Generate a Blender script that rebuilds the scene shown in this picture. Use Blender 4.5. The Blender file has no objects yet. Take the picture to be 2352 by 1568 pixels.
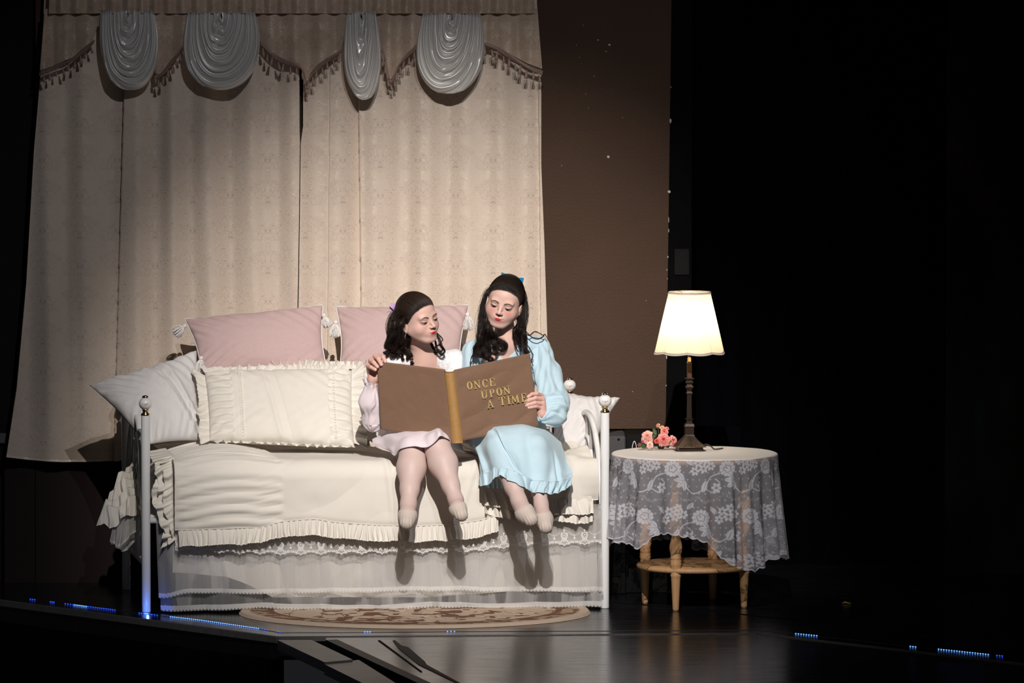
import bpy, math, random
import numpy as np
from mathutils import Matrix, Vector
random.seed(7); RNG = np.random.default_rng(7)
SC = bpy.context.scene
COL = SC.collection
R = math.radians
# ------------------------------------------------------------------ camera
CAM_POS = np.array([0.0, -26.0, 2.9]); PITCH = R(3.784); FPX = 13780.0
cd = bpy.data.cameras.new('camera'); cd.sensor_width = 36.0; cd.lens = FPX / 2352 * 36.0
cd.clip_end = 200.0; cd.clip_start = 0.5
cam = bpy.data.objects.new('camera', cd); COL.objects.link(cam)
cam.location = CAM_POS; cam.rotation_euler = (math.pi / 2 - PITCH, 0, 0)
SC.camera = cam
# ------------------------------------------------------------------ world, spots, exposure
SC.view_settings.view_transform = 'Standard'; SC.view_settings.look = 'None'
SC.view_settings.gamma = 1.0; SC.view_settings.use_curve_mapping = False
SC.view_settings.exposure = 0.0
SC.cycles.transparent_max_bounces = 24
wd = bpy.data.worlds.new('world'); SC.world = wd; wd.use_nodes = True
wd.node_tree.nodes['Background'].inputs[0].default_value = (0.9, 0.92, 1.0, 1)
wd.node_tree.nodes['Background'].inputs[1].default_value = 0.012

def spot(name, loc, aim, power, color, size_deg, blend, radius):
    l = bpy.data.lights.new(name, 'SPOT'); l.energy = power; l.color = color
    l.spot_size = R(size_deg); l.spot_blend = blend; l.shadow_soft_size = radius
    o = bpy.data.objects.new(name, l); COL.objects.link(o); o.location = loc
    o.rotation_euler = (Vector(aim) - Vector(loc)).to_track_quat('-Z', 'Y').to_euler()
    return o
# follow spot on the two readers, and a cooler wide front wash from the same lighting bar
spot('follow_spot', (0.1, -10.5, 7.7), (-0.20, 0.0, 1.16), 7600, (1.0, 0.925, 0.86), 16.6, 1.0, 0.05)
spot('front_wash', (1.3, -10.6, 7.8), (-0.55, 0.5, 1.0), 880, (0.94, 0.94, 1.0), 26.0, 0.8, 0.05)

# ------------------------------------------------------------------ pixel -> world helper (used only for measuring)
_cp, _sp = math.cos(PITCH), math.sin(PITCH)
def W(px, py, Y):
    a = (px - 1176.0) / FPX; b = (784.0 - py) / FPX
    d = np.array([a, _cp + b * _sp, -_sp + b * _cp])
    t = (Y - CAM_POS[1]) / d[1]
    return CAM_POS + d * t
def WA(pts): return np.array([W(*p) for p in pts])

# ------------------------------------------------------------------ mesh helpers
class MB:
    def __init__(s): s.V = []; s.F = []; s.n = 0; s.C = []
    def add(s, V, F, col=None):
        V = np.asarray(V, float).reshape(-1, 3)
        s.V.append(V)
        for f in ([F] if isinstance(F, np.ndarray) else F):
            f = np.asarray(f, int)
            if f.size: s.F.append(f.reshape(-1, f.shape[-1]) + s.n)
        if col is not None:
            c = np.asarray(col, float)
            if c.ndim == 1: c = np.tile(c, (len(V), 1))
            s.C.append(c)
        s.n += len(V); return s
    def build(s, name, mat, parent=None, smooth=True):
        return mesh(name, np.concatenate(s.V), s.F, mat, parent, smooth, np.concatenate(s.C) if s.C else None)

def mesh_data(name, V, Fs, mat, smooth=True, cols=None):
    me = bpy.data.meshes.new(name)
    V = np.asarray(V, np.float32)
    Fs = [np.asarray(f, np.int32) for f in (Fs if isinstance(Fs, (list, tuple)) else [Fs])]
    Fs = [f for f in Fs if f.size]
    nl = sum(f.size for f in Fs); nf = sum(len(f) for f in Fs)
    me.vertices.add(len(V)); me.vertices.foreach_set('co', V.ravel())
    me.loops.add(nl); me.loops.foreach_set('vertex_index', np.concatenate([f.ravel() for f in Fs]))
    tot = np.concatenate([np.full(len(f), f.shape[1], np.int32) for f in Fs])
    st = np.concatenate([[0], np.cumsum(tot)[:-1]]).astype(np.int32)
    me.polygons.add(nf); me.polygons.foreach_set('loop_start', st); me.polygons.foreach_set('loop_total', tot)
    me.polygons.foreach_set('use_smooth', np.full(nf, smooth))
    me.update(calc_edges=True); me.validate()
    if cols is not None:
        c = np.asarray(cols, np.float32)
        if c.shape[1] == 3: c = np.hstack([c, np.ones((len(c), 1), np.float32)])
        at = me.color_attributes.new('Col', 'FLOAT_COLOR', 'POINT'); at.data.foreach_set('color', c.ravel())
    if mat is not None: me.materials.append(mat)
    return me
def mesh(name, V, Fs, mat, parent=None, smooth=True, cols=None):
    o = bpy.data.objects.new(name, mesh_data(name, V, Fs, mat, smooth, cols)); COL.objects.link(o)
    if parent is not None:
        o.parent = parent
        o.matrix_parent_inverse = Matrix.Translation(-parent.location)
    return o
def thing(name, label, cat, loc=(0, 0, 0), group=None):
    o = bpy.data.objects.new(name, None); COL.objects.link(o); o.location = Vector(tuple(float(v) for v in loc)); o.empty_display_size = 0.05
    return tag(o, label, cat, group)
def tag(o, label=None, cat=None, group=None, kind=None):
    if label: o['label'] = label
    if cat: o['category'] = cat
    if group: o['group'] = group
    if kind: o['kind'] = kind
    return o
def copy_part(src, name, parent, M):
    o = bpy.data.objects.new(name, src.data); COL.objects.link(o); o.parent = parent
    o.matrix_parent_inverse = Matrix.Translation(-parent.location); o.matrix_basis = M
    return o

def gridF(n, m, cu=False, cv=False):
    i = np.arange(n if cu else n - 1); j = np.arange(m if cv else m - 1)
    I, J = np.meshgrid(i, j, indexing='ij'); I2 = (I + 1) % n; J2 = (J + 1) % m
    return np.stack([I * m + J, I2 * m + J, I2 * m + J2, I * m + J2], -1).reshape(-1, 4)
def grid(name, P, mat, parent=None, cu=False, cv=False, cols=None, thick=0.0, smooth=True):
    n, m = P.shape[:2]; F = gridF(n, m, cu, cv); V = P.reshape(-1, 3)
    c = None if cols is None else np.asarray(cols).reshape(n * m, -1)
    if thick:
        N = gnormals(P, cu, cv).reshape(-1, 3)
        V2 = V - N * thick; k = len(V); Fb = F[:, ::-1] + k; Fs = [F, Fb]
        idx = np.arange(n * m).reshape(n, m)
        def strip(a): Fs.append(np.stack([a[:-1], a[:-1] + k, a[1:] + k, a[1:]], -1))
        if not cv: strip(idx[:, 0][::-1] if not cu else np.append(idx[:, 0], idx[0, 0])[::-1]); strip(idx[:, -1] if not cu else np.append(idx[:, -1], idx[0, -1]))
        if not cu: strip(idx[0]); strip(idx[-1][::-1])
        return mesh(name, np.vstack([V, V2]), [np.concatenate(Fs)], mat, parent, smooth, None if c is None else np.vstack([c, c]))
    return mesh(name, V, F, mat, parent, smooth, c)
def gnormals(P, cu=False, cv=False):
    du = (np.roll(P, -1, 0) - np.roll(P, 1, 0)) if cu else np.gradient(P, axis=0)
    dv = (np.roll(P, -1, 1) - np.roll(P, 1, 1)) if cv else np.gradient(P, axis=1)
    N = np.cross(du, dv); return N / np.maximum(np.linalg.norm(N, axis=-1, keepdims=True), 1e-9)

def catmull(P, n, closed=False):
    P = np.asarray(P, float); k = len(P)
    t = np.linspace(0, k - 1, n); i = np.clip(t.astype(int), 0, k - 2); f = (t - i)[:, None]
    g = lambda j: P[np.clip(j, 0, k - 1)]
    p0 = np.where((i - 1 < 0)[:, None], 2 * P[0] - P[1], g(i - 1)); p1 = g(i); p2 = g(i + 1)
    p3 = np.where((i + 2 > k - 1)[:, None], 2 * P[-1] - P[-2], g(i + 2))
    return 0.5 * ((2 * p1) + (-p0 + p2) * f + (2 * p0 - 5 * p1 + 4 * p2 - p3) * f ** 2 + (-p0 + 3 * p1 - 3 * p2 + p3) * f ** 3)
def catnet(N, n, m):
    N = np.asarray(N, float); A = np.stack([catmull(N[:, j], n) for j in range(N.shape[1])], 1)
    return np.stack([catmull(A[i], m) for i in range(n)], 0)
def tube_vf(path, rad, sides=12, caps=True):
    P = np.asarray(path, float); n = len(P); rad = np.broadcast_to(np.asarray(rad, float), (n,)) if np.ndim(rad) <= 1 else rad
    T = np.gradient(P, axis=0); T /= np.maximum(np.linalg.norm(T, axis=1, keepdims=True), 1e-9)
    ref = np.array([0, 0, 1.0]) if abs(T[0][2]) < 0.9 else np.array([1.0, 0, 0])
    u = np.cross(T[0], ref); u /= np.linalg.norm(u); U = [u]
    for k in range(1, n):
        u = U[-1] - T[k] * np.dot(U[-1], T[k]); u /= max(np.linalg.norm(u), 1e-9); U.append(u)
    U = np.array(U); Vv = np.cross(T, U); a = np.linspace(0, 2 * np.pi, sides, endpoint=False)
    G = P[:, None] + rad[:, None, None] * (U[:, None] * np.cos(a)[None, :, None] + Vv[:, None] * np.sin(a)[None, :, None])
    V = G.reshape(-1, 3); F = [gridF(n, sides, False, True)]
    if caps:
        k = len(V); V = np.vstack([V, P[0], P[-1]]); s = np.arange(sides); s2 = (s + 1) % sides
        F.append(np.stack([np.full(sides, k), s2, s], -1)); b = (n - 1) * sides
        F.append(np.stack([np.full(sides, k + 1), b + s, b + s2], -1))
    return V, F
def tube(name, path, rad, mat, parent=None, sides=12): V, F = tube_vf(path, rad, sides); return mesh(name, V, F, mat, parent)
def lathe_vf(prof, c=(0, 0, 0), sides=32, mod=None):
    prof = np.asarray(prof, float); a = np.linspace(0, 2 * np.pi, sides, endpoint=False)
    r = prof[:, 0][:, None] * np.ones(sides)[None]; z = prof[:, 1][:, None] * np.ones(sides)[None]
    if mod is not None: r, z = mod(r, z, a[None, :])
    G = np.stack([c[0] + r * np.cos(a), c[1] + r * np.sin(a), c[2] + z], -1)
    return G.reshape(-1, 3), [gridF(len(prof), sides, False, True)]
def box_vf(lo, hi, bev=0.0):
    lo = np.array(lo, float); hi = np.array(hi, float); b = min(bev, 0.49 * float((hi - lo).min()))
    if b <= 0:
        V = [[(lo, hi)[i][0], (lo, hi)[j][1], (lo, hi)[k][2]] for i in (0, 1) for j in (0, 1) for k in (0, 1)]
        return np.array(V), [np.array([[0, 1, 3, 2], [4, 6, 7, 5], [0, 4, 5, 1], [2, 3, 7, 6], [0, 2, 6, 4], [1, 5, 7, 3]])]
    V = []
    for i in (0, 1):
        for j in (0, 1):
            for k in (0, 1):
                c = np.array([(lo, hi)[i][0], (lo, hi)[j][1], (lo, hi)[k][2]]); s = np.array([1 - 2 * i, 1 - 2 * j, 1 - 2 * k]) * b
                V += [c + s * (0, 1, 1), c + s * (1, 0, 1), c + s * (1, 1, 0)]
    V = np.array(V); d = lambda i, j, k, a: ((i * 2 + j) * 2 + k) * 3 + a
    Q = []
    for i in (0, 1): q = [d(i, 0, 0, 0), d(i, 1, 0, 0), d(i, 1, 1, 0), d(i, 0, 1, 0)]; Q.append(q if i else q[::-1])
    for j in (0, 1): q = [d(0, j, 0, 1), d(1, j, 0, 1), d(1, j, 1, 1), d(0, j, 1, 1)]; Q.append(q[::-1] if j else q)
    for k in (0, 1): q = [d(0, 0, k, 2), d(1, 0, k, 2), d(1, 1, k, 2), d(0, 1, k, 2)]; Q.append(q if k else q[::-1])
    for a in (0, 1):
        for b2 in (0, 1):
            Q.append([d(a, b2, 0, 0), d(a, b2, 1, 0), d(a, b2, 1, 1), d(a, b2, 0, 1)])
            Q.append([d(a, 0, b2, 0), d(a, 1, b2, 0), d(a, 1, b2, 2), d(a, 0, b2, 2)])
            Q.append([d(0, a, b2, 1), d(1, a, b2, 1), d(1, a, b2, 2), d(0, a, b2, 2)])
    T = [[d(i, j, k, 0), d(i, j, k, 1), d(i, j, k, 2)] for i in (0, 1) for j in (0, 1) for k in (0, 1)]
    cen = V.mean(0)
    fix = lambda f: f if np.dot(np.cross(V[f[1]] - V[f[0]], V[f[2]] - V[f[0]]), V[f].mean(0) - cen) > 0 else f[::-1]
    return V, [np.array([fix(q) for q in Q]), np.array([fix(t) for t in T])]
def box(name, lo, hi, mat, parent=None, bev=0.004): V, F = box_vf(lo, hi, bev); return mesh(name, V, F, mat, parent, False)
def prism(name, poly, z0, z1, mat, parent=None):
    P = np.asarray(poly, float)[:, :2]; n = len(P)
    V = np.vstack([np.c_[P, np.full(n, z0)], np.c_[P, np.full(n, z1)]]); s = np.arange(n); s2 = (s + 1) % n
    o = mesh(name, V, [np.stack([s, s2, s2 + n, s + n], -1), np.array([s[::-1]]), np.array([s + n])], mat, parent, False)
    return o

# ------------------------------------------------------------------ noise
_H = RNG.random((64, 64, 64)).astype(np.float32)
def vnoise(p):
    p = np.asarray(p, float); i = np.floor(p).astype(int); f = p - i; f = f * f * (3 - 2 * f); i &= 63; j = (i + 1) & 63
    x0, y0, z0 = i[..., 0], i[..., 1], i[..., 2]; x1, y1, z1 = j[..., 0], j[..., 1], j[..., 2]
    fx, fy, fz = f[..., 0], f[..., 1], f[..., 2]; L = lambda a, b, t: a + (b - a) * t
    return L(L(L(_H[x0, y0, z0], _H[x1, y0, z0], fx), L(_H[x0, y1, z0], _H[x1, y1, z0], fx), fy),
             L(L(_H[x0, y0, z1], _H[x1, y0, z1], fx), L(_H[x0, y1, z1], _H[x1, y1, z1], fx), fy), fz) * 2 - 1
def fbm(p, o=3): return sum(vnoise(np.asarray(p) * 2 ** k + 7.3 * k) / 2 ** k for k in range(o))
def n2(x, y, s=0.0): x, y = np.broadcast_arrays(x, y); return vnoise(np.stack([x, y, np.full(x.shape, s + 0.5)], -1))
def smooth01(a, b, x): t = np.clip((x - a) / (b - a), 0, 1); return t * t * (3 - 2 * t)

# ------------------------------------------------------------------ signed distance modelling
def smin(a, b, k): h = np.maximum(k - np.abs(a - b), 0) / k; return np.minimum(a, b) - h * h * k * 0.25
def smax(a, b, k): return -smin(-a, -b, k)
def sph(p, c, r): return np.linalg.norm(p - np.asarray(c), axis=-1) - r
def ell(p, c, r):
    q = (p - np.asarray(c)) / np.asarray(r); k0 = np.linalg.norm(q, axis=-1); k1 = np.linalg.norm(q / np.asarray(r), axis=-1)
    return k0 * (k0 - 1) / np.maximum(k1, 1e-9)
def cone(p, a, b, ra, rb):
    a = np.asarray(a, float); b = np.asarray(b, float); ba = b - a; t = np.clip(((p - a) @ ba) / (ba @ ba), 0, 1)
    return np.linalg.norm(p - a - t[..., None] * ba, axis=-1) - (ra + (rb - ra) * t)
def chain(p, pts, rad, k=0.01):
    d = None
    for i in range(len(pts) - 1):
        e = cone(p, pts[i], pts[i + 1], rad[i], rad[i + 1]); d = e if d is None else smin(d, e, k)
    return d
def sdf_mesh(f, lo, hi, h):
    lo = np.array(lo, float); hi = np.array(hi, float); B = 8
    nb = np.ceil((hi - lo) / (h * B)).astype(int); n = nb * B + 1
    ctr = [lo[a] + (np.arange(nb[a]) + 0.5) * B * h for a in range(3)]
    C = np.stack(np.meshgrid(*ctr, indexing='ij'), -1).reshape(-1, 3); fc = f(C)
    S = np.repeat(np.repeat(np.repeat((fc.reshape(nb) > 0), B, 0), B, 1), B, 2)
    S = np.pad(S, ((0, 1),) * 3, mode='edge'); vals = np.where(S, 1.0, -1.0).astype(np.float32)
    act = np.argwhere((np.abs(fc) < h * B * 1.25).reshape(nb))
    o = np.arange(B + 1); O = np.stack(np.meshgrid(o, o, o, indexing='ij'), -1).reshape(-1, 3)
    for s in range(0, len(act), 1500):
        g = (act[s:s + 1500, None, :] * B + O[None]).reshape(-1, 3)
        vals[g[:, 0], g[:, 1], g[:, 2]] = f(lo + g * h)
    s = vals < 0; cnt = np.zeros(tuple(np.array(s.shape) - 1), np.int8)
    off = [(a, b, c) for a in (0, 1) for b in (0, 1) for c in (0, 1)]; nx, ny, nz = cnt.shape
    for a, b, c in off: cnt += s[a:a + nx, b:b + ny, c:c + nz]
    A = (cnt > 0) & (cnt < 8); I = np.argwhere(A); idx = np.full(A.shape, -1, np.int64); idx[A] = np.arange(len(I))
    acc = np.zeros((len(I), 3)); num = np.zeros(len(I))
    for i, a in enumerate(off):
        for b in off[i + 1:]:
            if sum(abs(x - y) for x, y in zip(a, b)) != 1: continue
            va = vals[I[:, 0] + a[0], I[:, 1] + a[1], I[:, 2] + a[2]]; vb = vals[I[:, 0] + b[0], I[:, 1] + b[1], I[:, 2] + b[2]]
            m = (va < 0) != (vb < 0); t = np.where(m, va / np.where(m, va - vb, 1), 0)
            acc += m[:, None] * (np.array(a) + t[:, None] * (np.array(b) - np.array(a))); num += m
    V = lo + (I + acc / np.maximum(num, 1)[:, None]) * h
    F = []
    for ax in range(3):
        u, v = (ax + 1) % 3, (ax + 2) % 3
        sl0 = [slice(None)] * 3; sl1 = [slice(None)] * 3; sl0[ax] = slice(0, -1); sl1[ax] = slice(1, None)
        d = s[tuple(sl0)].astype(np.int8) - s[tuple(sl1)]; E = np.argwhere(d != 0); sg = d[tuple(E.T)]
        ok = (E[:, u] >= 1) & (E[:, v] >= 1) & (E[:, u] < idx.shape[u]) & (E[:, v] < idx.shape[v]); E = E[ok]; sg = sg[ok]
        def cell(du, dv): e = E.copy(); e[:, u] += du; e[:, v] += dv; return idx[e[:, 0], e[:, 1], e[:, 2]]
        q = np.stack([cell(-1, -1), cell(0, -1), cell(0, 0), cell(-1, 0)], -1)
        q[sg < 0] = q[sg < 0][:, ::-1]; F.append(q[(q >= 0).all(1)])
    return V, np.concatenate(F)
def vnormals(V, F):
    n = np.cross(V[F[:, 2]] - V[F[:, 0]], V[F[:, 3]] - V[F[:, 1]]); N = np.zeros_like(V)
    for k in range(4): np.add.at(N, F[:, k], n)
    return N / np.maximum(np.linalg.norm(N, axis=1, keepdims=True), 1e-12)

# ------------------------------------------------------------------ materials
def new_mat(name):
    m = bpy.data.materials.new(name); m.use_nodes = True; nt = m.node_tree
    return m, nt, nt.nodes['Principled BSDF']
def N(nt, t, **k):
    n = nt.nodes.new(t)
    for a, v in k.items():
        if a.startswith('i_'): n.inputs[int(a[2:]) if a[2:].isdigit() else a[2:].replace('_', ' ')].default_value = v
        else: setattr(n, a, v)
    return n
def math_(nt, op, a, b=None, c=None):
    n = nt.nodes.new('ShaderNodeMath'); n.operation = op
    for i, v in enumerate((a, b, c)):
        if v is None: continue
        if isinstance(v, (int, float)): n.inputs[i].default_value = v
        else: nt.links.new(v, n.inputs[i])
    return n.outputs[0]
def mat(name, color, rough=0.8, attr=False, var=0.08, vscale=30.0, bump=0.15, bscale=400.0, bdist=0.001, metal=0.0, sheen=0.0, sss=0.0,
        alpha=None, emit=0.0, coat=0.0, spec=0.4, transl=0.0, aniso=None):
    m, nt, p = new_mat(name); L = nt.links.new
    tc = N(nt, 'ShaderNodeTexCoord')
    mp = N(nt, 'ShaderNodeMapping'); L(tc.outputs['Object'], mp.inputs[0])
    if aniso: mp.inputs['Scale'].default_value = aniso
    no = N(nt, 'ShaderNodeTexNoise'); no.inputs['Scale'].default_value = vscale; no.inputs['Detail'].default_value = 4; L(mp.outputs[0], no.inputs['Vector'])
    if attr:
        at = N(nt, 'ShaderNodeAttribute', attribute_name='Col'); base = at.outputs['Color']
    else:
        rg = N(nt, 'ShaderNodeRGB'); rg.outputs[0].default_value = (*color, 1); base = rg.outputs[0]
    k = math_(nt, 'MULTIPLY_ADD', no.outputs['Fac'], 2 * var, 1 - var)
    mx = N(nt, 'ShaderNodeVectorMath', operation='SCALE'); L(base, mx.inputs[0]); L(k, mx.inputs['Scale'])
    L(mx.outputs[0], p.inputs['Base Color'])
    p.inputs['Roughness'].default_value = rough; p.inputs['Metallic'].default_value = metal; p.inputs['Specular IOR Level'].default_value = spec
    if sheen: p.inputs['Sheen Weight'].default_value = sheen; p.inputs['Sheen Roughness'].default_value = 0.4
    if sss: p.inputs['Subsurface Weight'].default_value = sss; p.inputs['Subsurface Radius'].default_value = (0.012, 0.005, 0.003); p.inputs['Subsurface Scale'].default_value = 0.6
    if coat: p.inputs['Coat Weight'].default_value = coat; p.inputs['Coat Roughness'].default_value = 0.1
    if bump:
        nb = N(nt, 'ShaderNodeTexNoise'); nb.inputs['Scale'].default_value = bscale; nb.inputs['Detail'].default_value = 3; L(mp.outputs[0], nb.inputs['Vector'])
        bp = N(nt, 'ShaderNodeBump'); bp.inputs['Strength'].default_value = bump; bp.inputs['Distance'].default_value = bdist
        L(nb.outputs['Fac'], bp.inputs['Height']); L(bp.outputs[0], p.inputs['Normal'])
    if emit: p.inputs['Emission Color'].default_value = (*color, 1); p.inputs['Emission Strength'].default_value = emit
    out = nt.nodes['Material Output']; sh = p.outputs[0]
    if transl:
        tr = N(nt, 'ShaderNodeBsdfTranslucent'); L(mx.outputs[0], tr.inputs['Color']); ms = N(nt, 'ShaderNodeMixShader'); ms.inputs[0].default_value = transl
        L(sh, ms.inputs[1]); L(tr.outputs[0], ms.inputs[2]); sh = ms.outputs[0]; L(sh, out.inputs[0])
    if alpha is not None:
        tp = N(nt, 'ShaderNodeBsdfTransparent'); ms = N(nt, 'ShaderNodeMixShader')
        if alpha == 'attr': L(at.outputs['Alpha'], ms.inputs[0])
        else: ms.inputs[0].default_value = alpha
        L(tp.outputs[0], ms.inputs[1]); L(sh, ms.inputs[2]); L(ms.outputs[0], out.inputs[0])
    return m
# ================================================================== THE SETTING
def floor_xy(px, py):
    a = (px - 1176.0) / FPX; b = (784.0 - py) / FPX
    d = np.array([a, _cp + b * _sp, -_sp + b * _cp]); t = -CAM_POS[2] / d[2]; return (CAM_POS + d * t)[:2]
def plaster():
    m, nt, p = new_mat('brown_plaster'); L = nt.links.new
    tc = N(nt, 'ShaderNodeTexCoord'); n1 = N(nt, 'ShaderNodeTexNoise'); n1.inputs['Scale'].default_value = 110; n1.inputs['Detail'].default_value = 5
    L(tc.outputs['Object'], n1.inputs['Vector'])
    n3 = N(nt, 'ShaderNodeTexNoise'); n3.inputs['Scale'].default_value = 2.0; L(tc.outputs['Object'], n3.inputs['Vector'])
    cr = N(nt, 'ShaderNodeValToRGB'); cr.color_ramp.elements[0].position = 0.3; cr.color_ramp.elements[0].color = (0.062, 0.033, 0.0195, 1)
    cr.color_ramp.elements[1].position = 0.75; cr.color_ramp.elements[1].color = (0.080, 0.042, 0.024, 1); L(n3.outputs['Fac'], cr.inputs[0])
    vo = N(nt, 'ShaderNodeTexNoise'); vo.inputs['Scale'].default_value = 34; vo.inputs['Detail'].default_value = 1; L(tc.outputs['Object'], vo.inputs['Vector'])
    chip = math_(nt, 'MULTIPLY', math_(nt, 'GREATER_THAN', vo.outputs['Fac'], 0.84), 1.0)
    mx = N(nt, 'ShaderNodeMixRGB'); mx.inputs[2].default_value = (0.7, 0.66, 0.6, 1); L(chip, mx.inputs[0]); L(cr.outputs[0], mx.inputs[1]); L(mx.outputs[0], p.inputs['Base Color'])
    p.inputs['Roughness'].default_value = 0.85
    bp = N(nt, 'ShaderNodeBump'); bp.inputs['Strength'].default_value = 0.9; bp.inputs['Distance'].default_value = 0.004; L(n1.outputs['Fac'], bp.inputs['Height']); L(bp.outputs[0], p.inputs['Normal'])
    return m
M_plaster = plaster()
M_black = mat('black_paint', (0.004, 0.004, 0.005), 0.9, bump=0.2, spec=0.1)
M_drape = mat('black_drape', (0.0018, 0.0018, 0.003), 0.98, bump=0.3, spec=0.03)
M_trim = mat('scuffed_black_trim', (0.003, 0.003, 0.0035), 0.85, bump=0.2, var=0.4, vscale=12, spec=.06)
M_chip = mat('bare_plaster_chip', (0.6, 0.58, 0.55), 0.9)
def floor_mat(name, base, scuff):
    m, nt, p = new_mat(name); L = nt.links.new
    tc = N(nt, 'ShaderNodeTexCoord'); mp = N(nt, 'ShaderNodeMapping'); mp.inputs['Scale'].default_value = (1, 6, 1); L(tc.outputs['Object'], mp.inputs[0])
    n1 = N(nt, 'ShaderNodeTexNoise'); n1.inputs['Scale'].default_value = 5; n1.inputs['Detail'].default_value = 6; L(mp.outputs[0], n1.inputs['Vector'])
    cr = N(nt, 'ShaderNodeValToRGB'); cr.color_ramp.elements[0].color = (*base, 1); cr.color_ramp.elements[1].color = (*scuff, 1); cr.color_ramp.elements[0].position = 0.45; cr.color_ramp.elements[1].position = 0.8
    L(n1.outputs['Fac'], cr.inputs[0]); L(cr.outputs[0], p.inputs['Base Color'])
    r = math_(nt, 'MULTIPLY_ADD', n1.outputs['Fac'], 0.22, 0.10); L(r, p.inputs['Roughness']); p.inputs['Specular IOR Level'].default_value = 0.62
    n2_ = N(nt, 'ShaderNodeTexNoise'); n2_.inputs['Scale'].default_value = 160; n2_.inputs['Detail'].default_value = 3; L(mp.outputs[0], n2_.inputs['Vector'])
    bp = N(nt, 'ShaderNodeBump'); bp.inputs['Strength'].default_value = 0.06; bp.inputs['Distance'].default_value = 0.001; L(n2_.outputs['Fac'], bp.inputs['Height']); L(bp.outputs[0], p.inputs['Normal'])
    return m
M_floor = floor_mat('glossy_black_stage_paint', (0.008, 0.008, 0.009), (0.016, 0.016, 0.017))
M_edge = mat('worn_grey_edge', (0.17, 0.16, 0.155), 0.8, var=0.35, vscale=40, bump=0.4)
M_plank = mat('worn_board', (0.28, 0.25, 0.23), 0.45, var=0.25, vscale=14, bump=0.3)

def setting(o): o['kind'] = 'structure'; return o
# stage deck: polygon on the floor, front edge with a bend and a receding left edge
A = floor_xy(640, 1461); B_ = floor_xy(1740, 1453); C_ = floor_xy(2352, 1523); E_ = floor_xy(10, 1377)
dirL = (E_ - A) / np.linalg.norm(E_ - A); dirR = (C_ - B_) / np.linalg.norm(C_ - B_)
Lfar = A + dirL * 5.5; Rfar = B_ + dirR * 5.0
deck = setting(prism('floor', [A, B_, Rfar, (6, 6), (-5.5, 6), Lfar], -0.10, 0.0, M_floor))
def strip_poly(p, q, w, side):
    p = np.array(p); q = np.array(q); d = (q - p) / np.linalg.norm(q - p); n = np.array([-d[1], d[0]]) * side
    return [p, q, q + n * w, p + n * w]
setting(prism('trim_1', strip_poly(Lfar, A, 0.012, -1), -0.028, -0.001, M_edge))
setting(prism('trim_2', strip_poly(A, B_, 0.014, -1), -0.020, 0.0006, M_edge))
setting(prism('trim_3', strip_poly(B_, Rfar, 0.016, -1), -0.020, 0.0006, M_edge))
# apron wall under the left edge
setting(prism('wall_apron', [Lfar, A, A + np.array([0.02, 0.05]), Lfar + np.array([0.02, 0.05])], -1.6, -0.10, M_black))
# thrust in front of the deck, with loose boards along its left side
T0 = floor_xy(748, 1468); T1 = floor_xy(962, 1568); dT = (T1 - T0) / np.linalg.norm(T1 - T0)
Tr = floor_xy(1740, 1460)
gap = np.array([0.0, -0.028])
G2 = B_ + gap * 1.3; G3 = Rfar + gap * 1.6
M_thrust = floor_mat('glossy_thrust_paint', (0.036, 0.034, 0.034), (0.062, 0.058, 0.056)); M_thrust.node_tree.nodes['Principled BSDF'].inputs['Specular IOR Level'].default_value = 1.0
thr = setting(prism('floor_thrust', [T0, T0 + dT * 3.6, (7.0, (T0 + dT * 3.6)[1]), G3, G2, (T0[0], G2[1])], -0.10, -0.003, M_thrust))
setting(prism('trim_4', strip_poly((T0[0], G2[1]), G2, 0.010, -1), -0.02, -0.001, M_edge))
setting(prism('trim_5', strip_poly(G2, G3, 0.012, -1), -0.02, -0.001, M_edge))
setting(prism('trim_6', strip_poly(T0, T0 + dT * 3.6, 0.05, 1), -0.03, -0.0015, mat('scuffed_edge_band', (0.045, 0.04, 0.042), 0.6)))
def px_poly(pts, z=0.0):
    out = []
    for x, y in pts:
        a = (x - 1176.0) / FPX; b = (784.0 - y) / FPX; d = np.array([a, _cp + b * _sp, -_sp + b * _cp]); t = (z - CAM_POS[2]) / d[2]; out.append((CAM_POS + d * t)[:2])
    return out
def ext(a, b, k): a = np.array(a); b = np.array(b); return a + (b - a) * k
board = thing('floor_board', 'worn pale board lying beside the dark gap left of the front stage', 'board', (*floor_xy(700, 1480), -0.06))
prism('plank', px_poly([(637, 1467), (716, 1467), (810, 1512), (745, 1518)]), -0.045, -0.004, M_plank, board)
a0, a1, a2, a3 = (745, 1518), (824, 1508), ext((824, 1508), (920, 1568), 2.2), ext((745, 1518), (895, 1592), 2.2)
o = prism('plank', px_poly([a0, a1, a2, a3]), -0.055, -0.012, M_plank, board)
setting(prism('trim_7', px_poly([(868, 1471), (873, 1471), ext((868, 1471), (970, 1543), 1.0), (966, 1543)], -0.003), -0.01, -0.0005, M_black))
setting(prism('trim_8', px_poly([(902, 1471), (908, 1471), (922, 1483), (938, 1487), (976, 1520), (980, 1527), (1055, 1568), (1100, 1594), (1092, 1594), (1047, 1568), (962, 1527), (915, 1489)], -0.003), -0.01, -0.0005, mat('dark_gaffer_tape', (0.03, 0.024, 0.022), 0.7)))
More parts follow.
